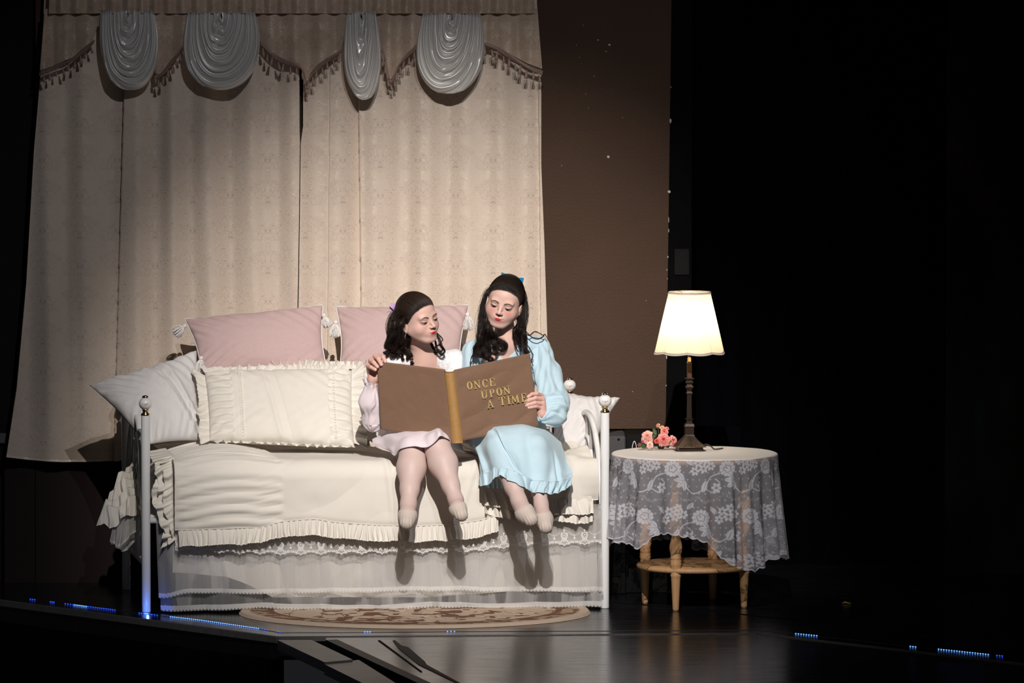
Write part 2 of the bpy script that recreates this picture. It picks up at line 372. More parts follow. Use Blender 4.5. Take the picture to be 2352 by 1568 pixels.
# house floor far below and a low step with a grey nosing at the lower left
setting(prism('floor_house', [(-9, -14), (9, -14), (9, 7), (-9, 7)], -1.7, -1.6, M_black))
z_s = -0.55
st = px_poly([(50, 1506), (172, 1525), (291, 1515), (291, 1470), (50, 1470)], z_s)
step = thing('low_step', 'low black step with worn grey edge at lower left of stage', 'step', (*st[1], -1.6))
prism('step_body', st, -1.6, z_s - 0.03, M_black, step)
prism('nosing', strip_poly(st[0], st[1], 0.012, -1), z_s - 0.032, z_s, M_edge, step)
prism('nosing', strip_poly(st[1], st[2], 0.012, -1), z_s - 0.030, z_s, M_edge, step)
# faint scuffed line on the deck right of the daybed
setting(prism('trim_9', px_poly([(1410, 1382), (1640, 1402), (1900, 1432), (2150, 1462), (2150, 1464), (1900, 1434), (1640, 1404), (1410, 1384)]), -0.004, 0.0008, M_trim))

# wall flat behind the curtain
WY = 1.20
def wall_quad(name, pts, mat_, d=0.05):
    P = np.array([W(x, y, Y) for x, y, Y in pts]); Q = P + np.array([0, d, 0])
    return mesh(name, np.vstack([P, Q]), [np.array([[0, 1, 2, 3], [7, 6, 5, 4], [0, 4, 5, 1], [1, 5, 6, 2], [2, 6, 7, 3], [3, 7, 4, 0]])], mat_, None, False)
wl = setting(wall_quad('wall_back', [(82, 1062, WY), (1400, 1062, WY), (1400, 990, WY), (82, 990, WY)], M_plaster))
wl2 = setting(wall_quad('wall_back_upper', [(82, 991, WY), (1529, 984, WY), (1546, -260, WY), (82, -260, WY)], M_plaster))
setting(wall_quad('wall_left', [(-260, 1350, WY + .06), (84, 1350, WY + .06), (84, -260, WY + .06), (-260, -260, WY + .06)], mat('dark_left_wall', (0.006, 0.004, 0.004), 0.9)))
M_maroon = mat('maroon_panel', (0.017, 0.0085, 0.0078), 0.85)
setting(wall_quad('wall_left_panel', [(10, 1344, WY + .01), (80, 1344, WY + .01), (80, 1040, WY + .01), (10, 1040, WY + .01)], M_maroon))
setting(wall_quad('wall_lower', [(82, 1344, WY + .004), (1380, 1344, WY + .004), (1380, 1061, WY + .004), (82, 1061, WY + .004)], M_maroon))
setting(wall_quad('wall_lower_black', [(1380, 1344, WY + .01), (1700, 1344, WY + .01), (1700, 980, WY + .06), (1380, 980, WY + .06)], M_drape))
setting(wall_quad('wall_right', [(1526, 1344, WY + .03), (1587, 1344, WY + .03), (1590, -260, WY + .03), (1540, -260, WY + .03)], M_trim))
# the chips of missing paint along the right edge of the wall
cb = MB()
def chip(px, py, w, h):
    c = W(px, py, WY - 0.0012); n = 9; a = np.linspace(0, 2 * np.pi, n, endpoint=False); r = 0.7 + 0.5 * RNG.random(n)
    V = np.stack([c[0] + np.cos(a) * r * w / 1060, np.full(n, c[1]), c[2] + np.sin(a) * r * h / 1060], -1)
    V = np.vstack([c + [0, -0.001, 0], V, V + [0, 0.0012, 0]])
    i = np.arange(n); j = (i + 1) % n
    cb.add(V, [np.stack([np.zeros(n, int), i + 1, j + 1], -1), np.stack([i + 1, i + 1 + n, j + 1 + n, j + 1], -1)])
for px, py, w, h in [(1540, 277, 5, 12), (1537, 440, 7, 7), (1541, 200, 2, 5), (1397, 360, 7, 8), (1400, 103, 7, 5), (1374, 92, 4, 3), (1392, 118, 3, 3), (1534, 590, 3, 5), (1536, 505, 2, 14), (1536, 530, 2, 10),
                     (1331, 132, 2, 2), (1531, 820, 3, 9), (1530, 885, 2, 5), (1532, 620, 2, 5), (1340, 58, 2, 2), (1365, 175, 2, 3), (1345, 216, 2, 2), (1290, 380, 2, 2), (1352, 248, 2, 2), (1533, 640, 2, 3), (1484, 690, 2, 2), (1430, 270, 2, 2), (1324, 104, 2, 2), (1453, 899, 2, 2)]:
    chip(px, py, w, h)
cb.build('paint_chips', M_chip, wl2, False)['kind'] = 'stuff'
# tape and brackets on the black edge board
tp = MB()
for lo, hi in [((1549, 571), (1583, 631))]:
    a = W(lo[0], hi[1], WY + .02); b = W(hi[0], lo[1], WY + .028); V, F = box_vf(a, b, 0.0008); tp.add(V, F)
tag(tp.build('tape_patch', mat('shiny_black_tape', (0.004, 0.004, 0.005), 0.5, bump=0.6, bscale=60, spec=.15), None, False), 'shiny black tape patch on the black board right of the brown wall', 'tape')
# black masking drape with slow folds, painted cloth at the far right
def drape(name, px0, px1, py0, py1, Y, amp, per, m, label, seed=0.0, cols=None, kind=None):
    a = W(px0, py1, Y); b = W(px1, py0, Y); n, k = 240, 30
    x = np.linspace(a[0], b[0], n)[:, None] * np.ones(k); z = np.ones(n)[:, None] * np.linspace(a[2], b[2], k)
    y = Y + amp * np.sin(2 * np.pi * x / per + 1.5 * n2(x * 2, z * 0.3, seed)) + amp * 0.6 * n2(x * 6, z * 0.4, seed + 3)
    return grid(name, np.stack([x, y, z], -1), m, thick=0.004, cols=None if cols is None else cols(x, z))
o = drape('black_stage_drape', 1575, 2290, -300, 1330, 2.0, 0.03, 0.22, M_drape, ''); tag(o, 'plain black stage drape hanging behind the lamp and lace table', 'drape')
def painted(x, z):
    a = n2(x * 3, z * 2, 5.0); b = n2(x * 7 + z * 5, z * 3 - x * 2, 9.0); c = np.zeros(x.shape + (3,))
    g = smooth01(-0.1, 0.9, a); h = smooth01(0.0, 0.9, b); s = smooth01(0.55, 0.9, n2((x + z * 1.6) * 1.5, (z - x) * 9, 2.0))
    c[:] = (0.012, 0.012, 0.014); c += g[..., None] * np.array((0.03, 0.034, 0.03)) + h[..., None] * np.array((0.028, 0.012, 0.008)) + s[..., None] * np.array((0.0, 0.05, 0.045)); return c
o = drape('painted_backcloth', 2168, 2700, -300, 1366, 1.6, 0.015, 0.5, mat('painted_cloth', (0, 0, 0), 0.95, attr=True, spec=0.1), '', 4.0, painted)
tag(o, 'dim painted scenery cloth with grey and teal smears at far right', 'backdrop')
# ceiling and side masking so nothing shines in from outside
# small yellow scrap and grey case
c = floor_xy(1944, 1387)
V, F = tube_vf([(c[0] - .018, c[1], .004), (c[0] - .006, c[1] + .01, .007), (c[0] + .006, c[1], .005), (c[0] + .02, c[1] - .004, .003)], [0.0025, .005, .004, .002], 8)
tag(mesh('tape_scrap', V, F, mat('yellow_tape', (0.5, 0.42, 0.08), 0.6)), 'tiny crumpled yellow scrap on the dark floor right of the lace table', 'scrap')
case = thing('equipment_case', 'dark grey equipment case standing behind the lace table, under the brown wall edge', 'case', (*W(1450, 1340, .95)[:2], 0))
a = W(1385, 1002, .72); b = W(1437, 1002, .72)
M_grey = mat('grey_case_paint', (0.05, 0.05, 0.053), 0.7, bump=0.5, bscale=120); M_case = mat('black_case', (0.004, 0.004, 0.0045), 0.7, spec=.15)
box('case_body', (a[0], .72, 0.012), (b[0], 1.06, a[2]), M_grey, case, .006); box('case_base', (a[0] - .002, .718, 0.0), (b[0] + .002, 1.06, a[2] - .10), M_case, case, .004)
b2 = W(1534, 1002, .76); box('case_side', (b[0], .76, 0.0), (b2[0], 1.06, a[2] + .004), M_case, case, .004)
box('case_foot', (a[0] + .01, .74, 0.0), (b[0] - .01, .8, .012), M_case, case, .002)
bo = W(1421, 1009, .72); V, F = lathe_vf([(0, .004), (.004, .003), (.006, 0), (.006, -.002)], (0, 0, 0), 12); V = np.stack([V[:, 0] + bo[0], bo[1] - V[:, 2] , V[:, 1] + bo[2]], -1); mesh('bolt', V, F, M_case, case)
cl = [W(1452, 1034, .755), W(1453, 1022, .752), W(1457, 1013, .75), W(1461, 1022, .752), W(1462, 1034, .755)]
tube('clip', catmull(cl, 24), .0022, mat('white_clip', (0.6, 0.6, 0.6), 0.5), case, 8)

# blue LED beads along the deck edge
M_led = mat('blue_led', (0.02, 0.09, 1.0), 0.4, emit=1.6, bump=0, var=0); M_led2 = mat('bright_blue_led', (0.12, 0.32, 1.0), 0.4, emit=2.6, bump=0, var=0)
M_strip = mat('led_tape', (0.02, 0.02, 0.03), 0.5)
led = thing('led_strip', 'thin blue LED light strip let into the left and front stage edge', 'light strip', (*floor_xy(500, 1440), 0))
def line_pt(pts, x):
    xs = [p[0] for p in pts]; return float(np.interp(x, xs, [p[1] for p in pts]))
Lp = [(66, 1376), (180, 1391), (340, 1411), (460, 1425), (600, 1445), (645, 1453), (840, 1452), (1045, 1450.5), (1740, 1447), (1830, 1456), (1876, 1460.5), (2100, 1486), (2160, 1492), (2300, 1507)]
runs = [(70, 84, 5, 0), (116, 124, 4, 0), (150, 168, 6, 0), (171, 200, 4, 1), (204, 266, 5, 0), (320, 330, 5, 0), (333, 339, 3, 1), (343, 365, 6, 0), (392, 598, 4.8, 1), (602, 615, 6, 0), (638, 645, 5, 0),
        (838, 852, 6, 1), (1028, 1050, 8, 1), (1828, 1877, 6, 1), (2091, 2106, 6, 1), (2156, 2275, 6, 1), (2290, 2303, 6, 0)]
bead = None; nb_ = 0
V0, F0 = box_vf((-.0032, -.0032, 0), (.0026, .0026, .003), .0008)
d1 = mesh_data('led_bead', V0, F0, M_led, False); d2 = mesh_data('led_bead', V0, F0, M_led2, False)
for x0, x1, stp, br in runs:
    x = x0
    while x <= x1:
        c = floor_xy(x, line_pt(Lp, x)); o = bpy.data.objects.new('led_bead', d2 if br else d1); COL.objects.link(o); o.parent = led
        o.matrix_parent_inverse = Matrix.Translation(-led.location); o.location = (c[0], c[1], 0.001); x += stp; nb_ += 1
# the tape itself
tb = MB()
for s, e in zip(Lp[:-1], Lp[1:]):
    p, q = floor_xy(*s), floor_xy(*e); d = (q - p) / np.linalg.norm(q - p); n = np.array([-d[1], d[0]]) * .005
    V = np.array([[*(p - n), .0], [*(q - n), .0], [*(q + n), .0], [*(p + n), .0], [*(p - n), .0012], [*(q - n), .0012], [*(q + n), .0012], [*(p + n), .0012]])
    tb.add(V, [np.array([[3, 2, 1, 0], [4, 5, 6, 7], [0, 1, 5, 4], [1, 2, 6, 5], [2, 3, 7, 6], [3, 0, 4, 7]])])
tb.build('tape', M_strip, led, False)
lb = bpy.data.lights.new('led_glow', 'POINT'); lb.energy = 0.25; lb.color = (0.05, 0.2, 1); lb.shadow_soft_size = .004
o = bpy.data.objects.new('led_glow', lb); COL.objects.link(o); c = floor_xy(337, 1410); o.location = (c[0] + .005, c[1] - .012, .012)

# ================================================================== CURTAINS
def damask(name, base, dark, scale=1.0, metal=0.55):
    m, nt, p = new_mat(name); L = nt.links.new
    tc = N(nt, 'ShaderNodeTexCoord'); sp = N(nt, 'ShaderNodeSeparateXYZ'); L(tc.outputs['Object'], sp.inputs[0])
    P_ = 0.17 * scale
    col = math_(nt, 'FLOOR', math_(nt, 'DIVIDE', sp.outputs[0], P_))
    xm = math_(nt, 'PINGPONG', sp.outputs[0], P_ / 2)
    zo = math_(nt, 'MODULO', math_(nt, 'ADD', math_(nt, 'ADD', sp.outputs[2], 5.0), math_(nt, 'MULTIPLY', math_(nt, 'MODULO', math_(nt, 'ABSOLUTE', col), 2.0), 0.16 * scale)), 0.32 * scale)
    cb_ = N(nt, 'ShaderNodeCombineXYZ'); L(xm, cb_.inputs[0]); L(zo, cb_.inputs[1])
    n1 = N(nt, 'ShaderNodeTexNoise'); n1.inputs['Scale'].default_value = 26 / scale; n1.inputs['Detail'].default_value = 1.0; n1.inputs['Distortion'].default_value = 2.2; L(cb_.outputs[0], n1.inputs['Vector'])
    ring = math_(nt, 'PINGPONG', math_(nt, 'MULTIPLY', n1.outputs['Fac'], 8.0), 0.5)
    line = math_(nt, 'LESS_THAN', ring, 0.085)
    n3 = N(nt, 'ShaderNodeTexNoise'); n3.inputs['Scale'].default_value = 9 / scale; L(cb_.outputs[0], n3.inputs['Vector'])
    msk = math_(nt, 'GREATER_THAN', n3.outputs['Fac'], 0.47)
    n4 = N(nt, 'ShaderNodeTexNoise'); n4.inputs['Scale'].default_value = 260; L(tc.outputs['Object'], n4.inputs['Vector'])
    spk = math_(nt, 'GREATER_THAN', n4.outputs['Fac'], 0.40)
    ln = math_(nt, 'MULTIPLY', math_(nt, 'MULTIPLY', line, msk), spk)
    dk = math_(nt, 'MULTIPLY', math_(nt, 'MULTIPLY', line, math_(nt, 'LESS_THAN', n3.outputs['Fac'], 0.47)), math_(nt, 'GREATER_THAN', n3.outputs['Fac'], 0.36))
    n5 = N(nt, 'ShaderNodeTexNoise'); n5.inputs['Scale'].default_value = 3; L(tc.outputs['Object'], n5.inputs['Vector'])
    bc = N(nt, 'ShaderNodeMixRGB'); bc.inputs[1].default_value = (*base, 1); bc.inputs[2].default_value = (*dark, 1); L(n5.outputs['Fac'], bc.inputs[0])
    lc = N(nt, 'ShaderNodeMixRGB'); lc.inputs[2].default_value = (0.88, 0.77, 0.62, 1); L(ln, lc.inputs[0]); dc = N(nt, 'ShaderNodeMixRGB'); dc.inputs[2].default_value = (base[0] * .68, base[1] * .66, base[2] * .66, 1); L(dk, dc.inputs[0]); L(bc.outputs[0], dc.inputs[1]); L(dc.outputs[0], lc.inputs[1]); L(lc.outputs[0], p.inputs['Base Color'])
    L(math_(nt, 'MULTIPLY', ln, metal), p.inputs['Metallic'])
    L(math_(nt, 'MULTIPLY_ADD', ln, -0.16, 0.52), p.inputs['Roughness'])
    p.inputs['Sheen Weight'].default_value = 0.15
    n6 = N(nt, 'ShaderNodeTexNoise'); n6.inputs['Scale'].default_value = 420; L(tc.outputs['Object'], n6.inputs['Vector'])
    hh = math_(nt, 'MULTIPLY_ADD', ln, 0.35, n6.outputs['Fac'])
    bp = N(nt, 'ShaderNodeBump'); bp.inputs['Strength'].default_value = 0.25; bp.inputs['Distance'].default_value = 0.0006; L(hh, bp.inputs['Height']); L(bp.outputs[0], p.inputs['Normal'])
    return m
M_cur = damask('champagne_damask', (0.74, 0.62, 0.515), (0.67, 0.555, 0.455))
M_val = damask('rose_beige_damask', (0.56, 0.42, 0.315), (0.50, 0.36, 0.265), 0.8, 0.45)
CY = 1.125
def cur_fold(X, Z, seed):
    return 0.016 * np.sin(X * 34 + 2.2 * n2(X * 3, Z * .5, seed)) + 0.022 * n2(X * 8, Z * .35, seed + 2) + 0.008 * n2(X * 22, Z * 1.0, seed + 4)
def curtain(name, left, right, py_top, hem, seed, steps=()):
    n, k = 520, 200; u = np.linspace(0, 1, n)[:, None]; v = np.linspace(0, 1, k)[None, :]
    py = np.zeros((n, k)); lx = np.interp(py_top + v * (1062 - py_top), [p[1] for p in left], [p[0] for p in left]); rx = np.interp(py_top + v * (1062 - py_top), [p[1] for p in right], [p[0] for p in right])
    px = lx + (rx - lx) * u; yb = np.interp(px, [h[0] for h in hem], [h[1] for h in hem]); py = py_top + (yb - py_top) * v
    a = (px - 1176.0) / FPX; b = (784.0 - py) / FPX; dy = _cp + b * _sp; t = (CY + 26.0) / dy
    X = a * t; Z = CAM_POS[2] + (-_sp + b * _cp) * t
    Y = CY + cur_fold(X, Z, seed) * (0.45 + 0.55 * v)
    for sx, w, d in steps:          # overlapping folds: a sharp edge that stands forward on its right side
        e = px - np.interp(py, [0, 1060], sx)
        Y += -d * np.where(e > 0, np.exp(-np.maximum(e, 0) / w), 0) + d * 0.5 * np.where(e <= 0, np.exp(np.minimum(e, 0) / (w * .5)), 0)
    Y += 0.006 * np.exp(-((v - 0.5) / 0.01) ** 2) * 0
    return grid(name, np.stack([X, Y, Z], -1), M_cur, thick=0.003)
c1 = curtain('curtain', [(108, -120), (94, 170), (78, 350), (60, 650), (38, 900), (15, 1062)], [(688, -120), (688, 290), (689, 330), (685, 640), (675, 1062)], -120,
             [(0, 1046), (60, 1056), (150, 1061), (270, 1059), (285, 1055), (700, 1060)], 1.0, [((292, 262), 60, 0.016)])
tag(c1, 'champagne damask curtain, left half, hanging to the left of the narrow dark gap', 'curtain', 'damask curtains')
c2 = curtain('curtain', [(697, -120), (696, 290), (691, 330), (687, 640), (677, 1062)], [(1226, -120), (1243, 170), (1243, 380), (1250, 560), (1256, 760), (1262, 1062)], -120,
             [(600, 1060), (1300, 1060)], 5.0, [((822, 834), 40, 0.022), ((760, 750), 30, 0.004), ((1236, 1246), 10, 0.01)])
tag(c2, 'champagne damask curtain, right half, hanging to the right of the narrow dark gap', 'curtain', 'damask curtains')

# valance
VY = 1.06
hemp = [(60, 185), (92, 168), (130, 152), (170, 132), (215, 94), (225, 60), (345, 60), (352, 110), (358, 172), (372, 168), (395, 140), (427, 94), (436, 60), (585, 60), (596, 97), (620, 118), (650, 138), (690, 152), (703, 190), (716, 168), (745, 140),
        (785, 116), (795, 60), (862, 60), (868, 92), (880, 120), (893, 182), (904, 178), (922, 140), (968, 95), (976, 60), (1098, 60), (1108, 98), (1140, 108), (1175, 130), (1210, 150), (1246, 165), (1270, 170)]
hx = [p[0] for p in hemp]; hy = [p[1] for p in hemp]
valance = thing('valance', 'beige damask window valance with zigzag hem, tasselled fringe and satin swags', 'valance', W(660, 0, VY))
def val_sheet(name, y0, yb, lx, rx, off, amp, seed, wob=60.0):
    n, k = 900, 40; u = np.linspace(0, 1, n)[:, None] * np.ones(k); v = np.ones(n)[:, None] * np.linspace(0, 1, k)[None]
    px = lx[0] + (rx[0] - lx[0]) * u; bot = yb(px); py = y0 + (bot - y0) * v
    tt = (py + 60) / 230; px = px + (u < .5) * (1 - u * 2) ** 8 * (lx[1] - lx[0]) * tt + (u > .5) * (u * 2 - 1) ** 8 * (rx[1] - rx[0]) * tt
    a = (px - 1176.0) / FPX; b = (784.0 - py) / FPX; dy = _cp + b * _sp; t = (VY + off + 26.0) / dy; X = a * t; Z = CAM_POS[2] + (-_sp + b * _cp) * t
    Y = VY + off + amp * 1.5 * (np.sin(X * wob + 3.5 * n2(X * 4, Z * 1.5, seed)) * (0.4 + 0.6 * v) + 0.9 * n2(X * 14, Z * 2.5, seed + 1) + .5 * n2(X * 40, Z * 6, seed + 2))
    return grid(name, np.stack([X, Y, Z], -1), M_val, valance, thick=0.003)
val_sheet('valance_panel', 20, lambda x: np.interp(x, hx, hy), (108, 92), (1228, 1246), 0.0, 0.006, 2.0)
val_sheet('header_band', -110, lambda x: 31 + 0 * x, (116, 106), (1226, 1230), -0.016, 0.006, 7.0, 95)
M_satin = mat('silver_satin', (0.66, 0.64, 0.61), 0.27, bump=0.0, var=0.03, spec=0.9, sheen=0.1, metal=0.12)
def swag(xl, xr, xbl, xbr, top, bot, cx, seed, nf=7):
    n, k = 150, 260; u = np.linspace(0, 1, n)[:, None] * np.ones(k); v = np.ones(n)[:, None] * np.linspace(0, 1, k)[None]
    q = 2 * u - 1; tq = q * math.pi / 2; half = (xr - xl) / 2; mid = (xl + xr) / 2; hb = (xbr - xbl) / 2
    # nested U folds: steep sides hanging from the header, round bottoms
    w_ = .01 + .99 * v ** .8; aq = np.abs(q); side = np.sign(q) * np.abs(np.sin(tq)) ** .85
    sagv = np.abs(np.cos(tq)) ** .72; hang = 4 * sagv * (1 - sagv)
    hw = half * w_ + (hb - half) * v ** 4 * np.sin(np.pi * np.clip(sagv, 0, 1) * .62) * 1.0
    px = mid + hw * side + (cx - mid) * sagv * v + 2.5 * n2(u * 5, v * 8, seed) * hang
    dep = (bot - top) * (.10 + .90 * v ** .9); py = top + dep * sagv + 5 * n2(u * 2.5, v * 6, seed + 1) * sagv * (1 - v)
    ph = v * nf * (1 + .12 * q * math.sin(seed)) + .55 * n2(u * 2.5, v * 2.2, seed + 3) + .30 * n2(u * 5, v * 7, seed + 4)
    rid = (.5 + .5 * np.sin(2 * np.pi * ph)) ** 1.3 + .35 * (.5 + .5 * np.sin(2 * np.pi * ph * 2.3 + 4 * n2(u * 3, v * 3, seed + 6)))
    Y = VY - 0.014 - 0.019 * rid * (.55 + .45 * sagv) - 0.034 * sagv * v + .010 * np.exp(-((v - 1) / .02) ** 2)
    a = (px - 1176.0) / FPX; b = (784.0 - py) / FPX; dy = _cp + b * _sp; t = (Y + 26.0) / dy
    P = np.stack([a * t, Y, CAM_POS[2] + (-_sp + b * _cp) * t], -1)
    return grid('satin_swag', P, M_satin, valance, thick=0.002)
swag(232, 354, 216, 360, 24, 207, 300, 11.0); swag(430, 586, 414, 606, 28, 206, 508, 12.0, 8); swag(797, 862, 780, 874, 26, 229, 836, 13.0, 4); swag(972, 1104, 952, 1122, 30, 215, 1030, 14.0, 7)
# fringe: gimp braid with loops, and hanging tassels
M_fr = mat('mauve_fringe', (0.36, 0.25, 0.21), 0.5, var=0.3, vscale=300, bump=0.4)
segs = [[(92, 168), (130, 152), (170, 132), (215, 94)], [(352, 108), (358, 170), (372, 168), (395, 140), (427, 94)], [(598, 97), (620, 118), (650, 138), (690, 152), (703, 188), (716, 168), (745, 140), (785, 116)],
        [(866, 90), (880, 120), (893, 180), (904, 178), (922, 140), (968, 95)], [(1106, 97), (1140, 108), (1175, 130), (1210, 150), (1246, 166)]]
def tassel_vf(L, r, strands=14):
    mb = MB(); V, F = lathe_vf([(0, 0), (r * .45, -.1 * L), (r * .6, -.2 * L), (r * .45, -.3 * L), (r * .7, -.4 * L), (r * .95, -.7 * L), (r, -L), (r * .5, -L * .98), (0, -L * .98)], sides=strands,
                                    mod=lambda R_, z, a: (R_ * (1 + .12 * np.sin(a * strands / 2)), z)); mb.add(V, F); return mb
tm = tassel_vf(0.036, 0.0065, 10); td = mesh_data('tassel', np.concatenate(tm.V), tm.F, M_fr)
for si, sg in enumerate(segs):
    P = np.array(sg, float); Q = catmull(P, 60); L = np.r_[0, np.cumsum(np.linalg.norm(np.diff(Q, axis=0), axis=1))]
    n = int(L[-1] * 1.6); t = np.linspace(0, L[-1], n); x = np.interp(t, L, Q[:, 0]); y = np.interp(t, L, Q[:, 1])
    mb = MB()
    for ph in (0, 2.1, 4.2):
        path = np.array([W(x[i] + 1.5 * math.cos(t[i] * .55 + ph), y[i] + 2 + 4.0 * math.sin(t[i] * 0.62 + ph), VY - 0.014 - .006 * math.cos(t[i] * .62 + ph)) for i in range(n)])
        V, F = tube_vf(path, 0.0026, 6); mb.add(V, F)
    mb.build('fringe_braid', M_fr, valance)
    k = max(3, int(L[-1] / 15))
    for j in range(k):
        tt = (j + .5) / k * L[-1]; p = W(np.interp(tt, L, Q[:, 0]), np.interp(tt, L, Q[:, 1]) + 7 + 3 * (j % 2), VY - 0.018 - .004 * (j % 3))
        o = bpy.data.objects.new('tassel', td); COL.objects.link(o); o.parent = valance; o.matrix_parent_inverse = Matrix.Translation(-valance.location)
        sc_ = 0.85 + 0.35 * random.random(); o.matrix_basis = Matrix.Translation(Vector(p)) @ Matrix.Rotation(random.uniform(-.25, .25), 4, 'Y') @ Matrix.Rotation(random.uniform(0, 3), 4, 'Z') @ Matrix.Scale(sc_, 4)

p0 = W(-6, 1017, WY + .05); p1 = W(15, 995, WY + .03)
tag(box('wall_box', (p0[0], p1[1], p0[2]), (p1[0], p0[1] + .02, p1[2]), mat('pale_grey_plastic', (.12, .12, .125), .6), None, .002), 'small pale grey box on the dark wall left of the curtain hem', 'box')
# ================================================================== DAYBED
FL = np.array([*floor_xy(337, 1404), 0.0]); FRp = np.array([*floor_xy(1396, 1398), 0.0]); BL = np.array([*floor_xy(277, 1346), 0.0])
YAW = R(4.6); U_ = np.array([math.cos(YAW), math.sin(YAW), 0]); V_ = np.array([-math.sin(R(9.0)), math.cos(R(9.0)), 0])
BO = FL + np.array([0.0, 0.0, 0]); BLn = 2.005; BD = 0.93
BO[1] = (FL[1] + FRp[1] - BLn * math.sin(YAW)) / 2
def bp(s, t, z): return BO + np.multiply.outer(np.asarray(s, float), U_) + np.multiply.outer(np.asarray(t, float), V_) + np.multiply.outer(np.asarray(z, float), np.array([0, 0, 1.0]))
M_white = mat('white_enamel', (0.78, 0.79, 0.80), 0.28, bump=0.05, bscale=60, coat=0.3, var=0.03)
M_brass = mat('polished_brass', (0.80, 0.58, 0.28), 0.18, metal=1.0, bump=0, var=0.05)
M_nickel = mat('nickel_cap', (0.75, 0.72, 0.66), 0.15, metal=1.0, bump=0, var=0.0)
M_china = mat('painted_china', (0, 0, 0), 0.12, attr=True, var=0.0, bump=0, coat=0.5)
bed = thing('daybed', 'white metal daybed with china ball finials and arched side rails under cream bedding', 'daybed', BO)
PH = 0.862
def finial_parts(post, c):
    pr = [(0.019, -.004), (.021, .002), (.013, .010), (.0115, .016), (.014, .0195), (.0175, .022), (.012, .024)]
    V, F = lathe_vf(pr, c, 20); mesh('brass_collar', V, F, M_brass, post)
    n, k = 40, 60; th = np.linspace(0.02, math.pi - .02, n)[:, None] * np.ones(k); ph = np.ones(n)[:, None] * np.linspace(0, 2 * np.pi, k, endpoint=False)[None]
    r = 0.0285; z = np.cos(th); P = np.stack([c[0] + r * np.sin(th) * np.cos(ph), c[1] + r * np.sin(th) * np.sin(ph), c[2] + .049 + r * z * .97], -1)
    col = np.ones((n, k, 3)) * np.array([0.86, 0.85, 0.83])
    lx = np.cos(ph) * np.sin(th); ly = np.sin(ph) * np.sin(th); lz = z
    for a0 in (-math.pi / 2, math.pi / 6, 5 * math.pi / 6):
        ux, uy = -math.sin(a0), math.cos(a0); fx, fy = math.cos(a0), math.sin(a0); h = lx * ux + ly * uy; f = (lx * fx + ly * fy) > 0.2
        def dab(x, zz, rx, c_): col[f & (((h - x) / rx) ** 2 + ((lz + zz) / rx) ** 2 < 1)] = c_
        dab(0.05, .12, .14, (0.80, .25, .33)); dab(-.08, .10, .09, (.85, .45, .5)); dab(.18, .07, .07, (.35, .5, .4)); dab(-.25, .05, .08, (.4, .48, .55)); dab(.36, .0, .08, (.35, .42, .55)); dab(-.38, .0, .06, (.4, .5, .42)); dab(.02, .24, .06, (.4, .5, .35))
    col[(lz > .70) & (lz < .76)] = (.55, .55, .62)
    grid('china_ball', P, M_china, post, cv=True, cols=col)
    V, F = lathe_vf([(.014, .074), (.0155, .077), (.013, .082), (.007, .085), (.0001, .086)], c, 20); mesh('metal_cap', V, F, M_nickel, post)
for s, t in [(0, 0), (BLn, 0), (0, BD), (BLn, BD)]:
    p = bp(s, t, 0); V, F = lathe_vf([(0.0001, 0.0), (.018, 0.0), (.0195, .004), (.0195, PH - .004), (.018, PH), (.0001, PH)], p, 24)
    post = mesh('post', V, F, M_white, bed); finial_parts(post, p + [0, 0, PH])
for s in (0.0, BLn):
    t = np.linspace(0, math.pi, 60)
    arch = bp(np.full(60, s), BD * (0.5 - 0.40 * np.cos(t)), 0.20 + 0.625 * np.sin(t) ** 0.62)
    tube('side_arch', arch, 0.0125, M_white, bed, 12)
    inner = bp(np.full(40, s), BD * (0.5 - 0.20 * np.cos(np.linspace(0, math.pi, 40))), 0.20 + 0.52 * np.sin(np.linspace(0, math.pi, 40)) ** 0.6)
    tube('inner_arch', inner, 0.0085, M_white, bed, 10)
    for tz in (0.205, 0.44):
        tube('cross_rail', bp([s, s], [0.01, BD - .01], [tz, tz]), 0.012, M_white, bed, 10)
    for k in range(7):
        tt = BD * (0.16 + 0.68 * k / 6); top = 0.20 + 0.625 * max(0.05, 1 - ((tt / BD - .5) / .4) ** 2) ** .31
        tube('spindle', bp([s, s], [tt, tt], [0.205, top]), 0.0065, M_white, bed, 8)
# back: top arch, rail, spindles with small balls
u = np.linspace(0, 1, 80)
tube('back_arch', bp(.02 + (BLn - .04) * u, np.full(80, BD), 0.80 + 0.16 * np.sin(np.pi * u) ** 1.2), 0.0125, M_white, bed)
tube('back_rail', bp(.02 + (BLn - .04) * u, np.full(80, BD), np.full(80, 0.44)), 0.012, M_white, bed)
tube('back_rail', bp(.02 + (BLn - .04) * u, np.full(80, BD), 0.72 + 0.13 * np.sin(np.pi * u) ** 1.2), 0.008, M_white, bed)
for k in range(15):
    f = (k + .5) / 15; ss = .02 + (BLn - .04) * f; top = .80 + .16 * math.sin(math.pi * f) ** 1.2
    sp_ = tube('spindle', bp([ss, ss], [BD, BD], [0.44, top]), 0.0065, M_white, bed, 8)
    V, F = lathe_vf([(.0001, -.014), (.009, -.010), (.0135, 0), (.009, .010), (.0001, .014)], bp(ss, BD, 0.775 + .1 * math.sin(math.pi * f)), 14); mesh('small_ball', V, F, M_white, sp_)
tube('front_rail', bp([.01, BLn - .01], [0.012, 0.012], [0.40, 0.40]), 0.014, M_white, bed)
V, F = box_vf((0, 0, 0), (1, 1, 1), 0.0)
def bbox(name, s0, s1, t0, t1, z0, z1, m, par, bev=.03):
    V, F = box_vf((0, 0, 0), (s1 - s0, t1 - t0, z1 - z0), bev); P = bp(V[:, 0] + s0, V[:, 1] + t0, V[:, 2] + z0); return mesh(name, P, F, m, par, False)
M_tick = mat('mattress_ticking', (0.75, 0.72, 0.66), 0.9)
